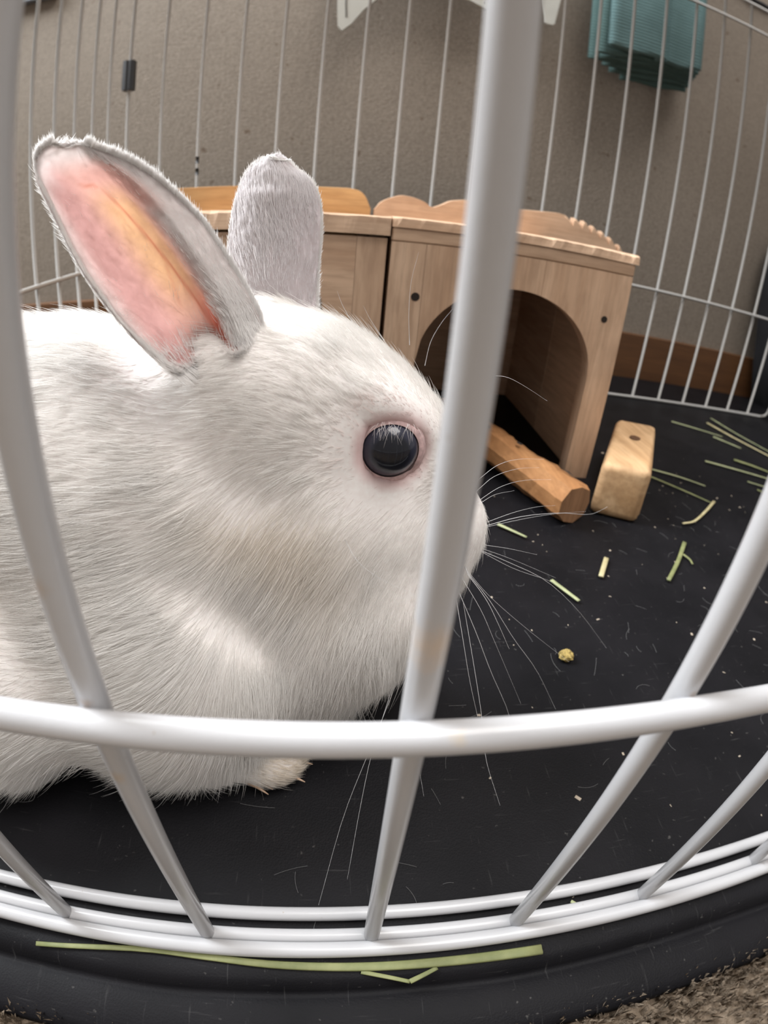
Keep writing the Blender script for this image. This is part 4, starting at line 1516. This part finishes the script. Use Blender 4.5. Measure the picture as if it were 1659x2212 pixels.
G = 'loose hay stems on the black mat'
stalk('hay_straw', [(0.3824, 0.499, 0.001), (0.405, 0.487, 0.001), (0.4374, 0.4684, 0.001)], 0.0026, M_HAYP, 'thin pale green hay stem lying just below the far pen rail', group=G)
stalk('hay_straw', [(0.4457, 0.5114, 0.001), (0.458, 0.465, 0.0012), (0.486, 0.405, 0.001)], 0.0038, M_HAYY, 'straw coloured hay stem, the widest of the pair at the far right', group=G)
stalk('hay_straw', [(0.4675, 0.5322, 0.001), (0.474, 0.480, 0.0015), (0.492, 0.410, 0.003)], 0.0022, M_HAYP, 'thin hay stem beside the wide straw coloured one at the far right', group=G)
stalk('hay_straw', [(0.4200, 0.4645, 0.001), (0.4425, 0.4385, 0.001)], 0.0030, M_HAYP, 'short pale hay piece under the straw coloured pair', group=G)
stalk('hay_straw', [(0.3551, 0.3921, 0.001), (0.386, 0.379, 0.001), (0.4240, 0.362, 0.001)], 0.0030, M_HAYP, 'long straight green hay stem left of the right near bar', group=G)
stalk('hay_straw', [(0.4028, 0.4031, 0.001), (0.420, 0.391, 0.0015), (0.440, 0.376, 0.001)], 0.0042, M_HAYG, 'thick bright green hay stem touching the right picture edge', group=G)
stalk('hay_straw', [(0.2720, 0.3640, 0.001), (0.296, 0.352, 0.001), (0.3158, 0.3378, 0.001)], 0.0024, M_HAYP, 'thin hay stem running right from behind the wooden block, upper one', group=G)
stalk('hay_straw', [(0.2600, 0.3520, 0.001), (0.284, 0.327, 0.001), (0.3007, 0.3084, 0.001)], 0.0024, M_HAYG, 'thin green hay stem running right from the block, lower one', group=G)
stalk('hay_straw', [(0.3062, 0.3110, 0.001), (0.286, 0.295, 0.001), (0.2633, 0.2790, 0.001), (0.2494, 0.275, 0.001)], 0.0028, M_HAYY, 'bent straw coloured hay piece at the end of the green stem', group=G)
stalk('hay_straw', [(0.1057, 0.2675, 0.001), (0.1201, 0.2537, 0.001)], 0.0028, M_HAYP, 'short pale hay piece on the mat right of the rabbit nose', group=G)
stalk('hay_straw', [(0.1649, 0.2328, 0.001), (0.153, 0.2149, 0.001)], 0.0032, M_HAYY, 'short stubby straw piece below the wooden log', taper=1.0, group=G)
stalk('hay_straw', [(0.2353, 0.2506, 0.001), (0.216, 0.229, 0.001), (0.1974, 0.2103, 0.001)], 0.0030, M_HAYG, 'upright bright green hay piece in the middle right of the mat', taper=0.9, group=G)
stalk('hay_straw', [(0.2252, 0.2366, 0.001), (0.227, 0.231, 0.001), (0.2261, 0.226, 0.001)], 0.0020, M_HAYG, 'small curved green sliver beside the upright green piece', group=G)
stalk('hay_straw', [(0.1212, 0.2121, 0.001), (0.1308, 0.1944, 0.001)], 0.0026, M_HAYP, 'short pale green hay piece under the tips of the whiskers', taper=0.9, group=G)
stalk('hay_straw', [(0.3809, 0.3538, 0.001), (0.4009, 0.3435, 0.001)], 0.0018, M_HAYP, 'thin short hay sliver at the right edge behind the near bar', group=G)
stalk('hay_straw', [(0.3804, 0.3379, 0.001), (0.3920, 0.3270, 0.001)], 0.0026, M_HAYG, 'small green hay end peeking out behind the right near bar', group=G)
stalk('hay_straw', [(0.0755, 0.0478, 0.001), (0.0772, 0.0462, 0.0012), (0.0785, 0.0455, 0.001)], 0.0012, M_HAYP, 'tiny pale leaf fragment between the two bottom rails', group=G)
# the long flat stem lying under the near rail, with its folded leaf
fs = tag(empty('long_hay_straw', (-0.01, 0.0345, 0.0)), 'long flat green hay blade lying under the near bottom rail', 'hay', G)
FO = Vector((-0.01, 0.0345, 0.0))
stalk('blade', [Vector(p) - FO for p in ((0.0628, 0.0344, 0.0002), (0.035, 0.0350, 0.0002), (0.0134, 0.0352, 0.0002), (-0.012, 0.0360, 0.0002), (-0.0325, 0.0372, 0.0002), (-0.052, 0.0372, 0.0002), (-0.0824, 0.0329, 0.0002))], 0.0034, M_HAYG, None, lift=0.0008, taper=0.45, parent=fs, n=26)
stalk('folded_leaf', [Vector(p) - FO for p in ((0.0107, 0.0338, 0.0), (0.018, 0.0318, 0.0), (0.0237, 0.0300, 0.0))], 0.0014, M_HAYG, None, lift=0.0008, taper=0.9, parent=fs)
stalk('folded_leaf', [Vector(p) - FO for p in ((0.0237, 0.0300, 0.0), (0.028, 0.0318, 0.0), (0.0317, 0.0334, 0.0))], 0.0016, M_HAYG, None, lift=0.0008, taper=0.8, parent=fs)

# one crumbly food pellet
bm = bmesh.new()
bmesh.ops.create_icosphere(bm, subdivisions=3, radius=0.0034)
r = random.Random(3)
for v in bm.verts:
    v.co *= 1 + r.gauss(0, 0.09)
    v.co.z *= 0.7
pl = link('food_pellet', bm_mesh('food_pellet', bm), mat_plain('golden_pellet', (0.30, 0.22, 0.07), 0.9, var=0.5, vscale=900))
pl.location = (0.109, 0.156, 0.0024)
tag(pl, 'small crumbly golden food pellet alone on the black mat', 'pellet')


def crumbs():
    V, F = [], []
    r = np.random.default_rng(12)
    spots = [(1303, 0.130, 0.149)]
    n = 190
    for i in range(n):
        x = r.uniform(-0.02, 0.34); y = r.uniform(0.045, 0.40)
        L = r.uniform(0.0003, 0.0008) * (1.8 if r.random() < .12 else 1); a = r.uniform(0, 3.14); wd = L * r.uniform(0.3, 0.8)
        c, s_ = math.cos(a), math.sin(a); h = wd * 0.6
        b = len(V)
        for dx, dy in ((-L, -wd), (L, -wd), (L, wd), (-L, wd)):
            V.append((x + dx * c - dy * s_, y + dx * s_ + dy * c, 0.0002))
        V.append((x, y, 0.0002 + h))
        F += [(b, b + 1, b + 4), (b + 1, b + 2, b + 4), (b + 2, b + 3, b + 4), (b + 3, b, b + 4)]
    o = link('crumbs', mesh('crumbs', V, F), mat_plain('pale_crumb', (0.40, 0.34, 0.27), 0.9, var=0.3, vscale=200))
    tag(o, 'pale dust and hay crumbs scattered over the black mat', 'crumbs', kind='stuff')
    # shed hairs lying on the mat
    m = 150
    P = np.zeros((m, 5, 3))
    for i in range(m):
        x = r.uniform(-0.06, 0.30); y = r.uniform(0.046, 0.36); a = r.uniform(0, 6.28); L = r.uniform(0.003, 0.012); k = r.normal(0, 0.8)
        for j in range(5):
            P[i, j] = (x, y, 0.0004)
            x += math.cos(a + k * j / 4) * L / 4; y += math.sin(a + k * j / 4) * L / 4
    R = np.full((m, 5), 0.000045)
    o = curves_object('shed_hair', [(P, R, np.tile(np.array((0.34, 0.34, 0.34)), (m, 1)))], M_FUR, None)
    o.location = (0, 0, 0)
    tag(o, 'stray white hairs shed on the black mat', 'hair', kind='stuff')


crumbs()
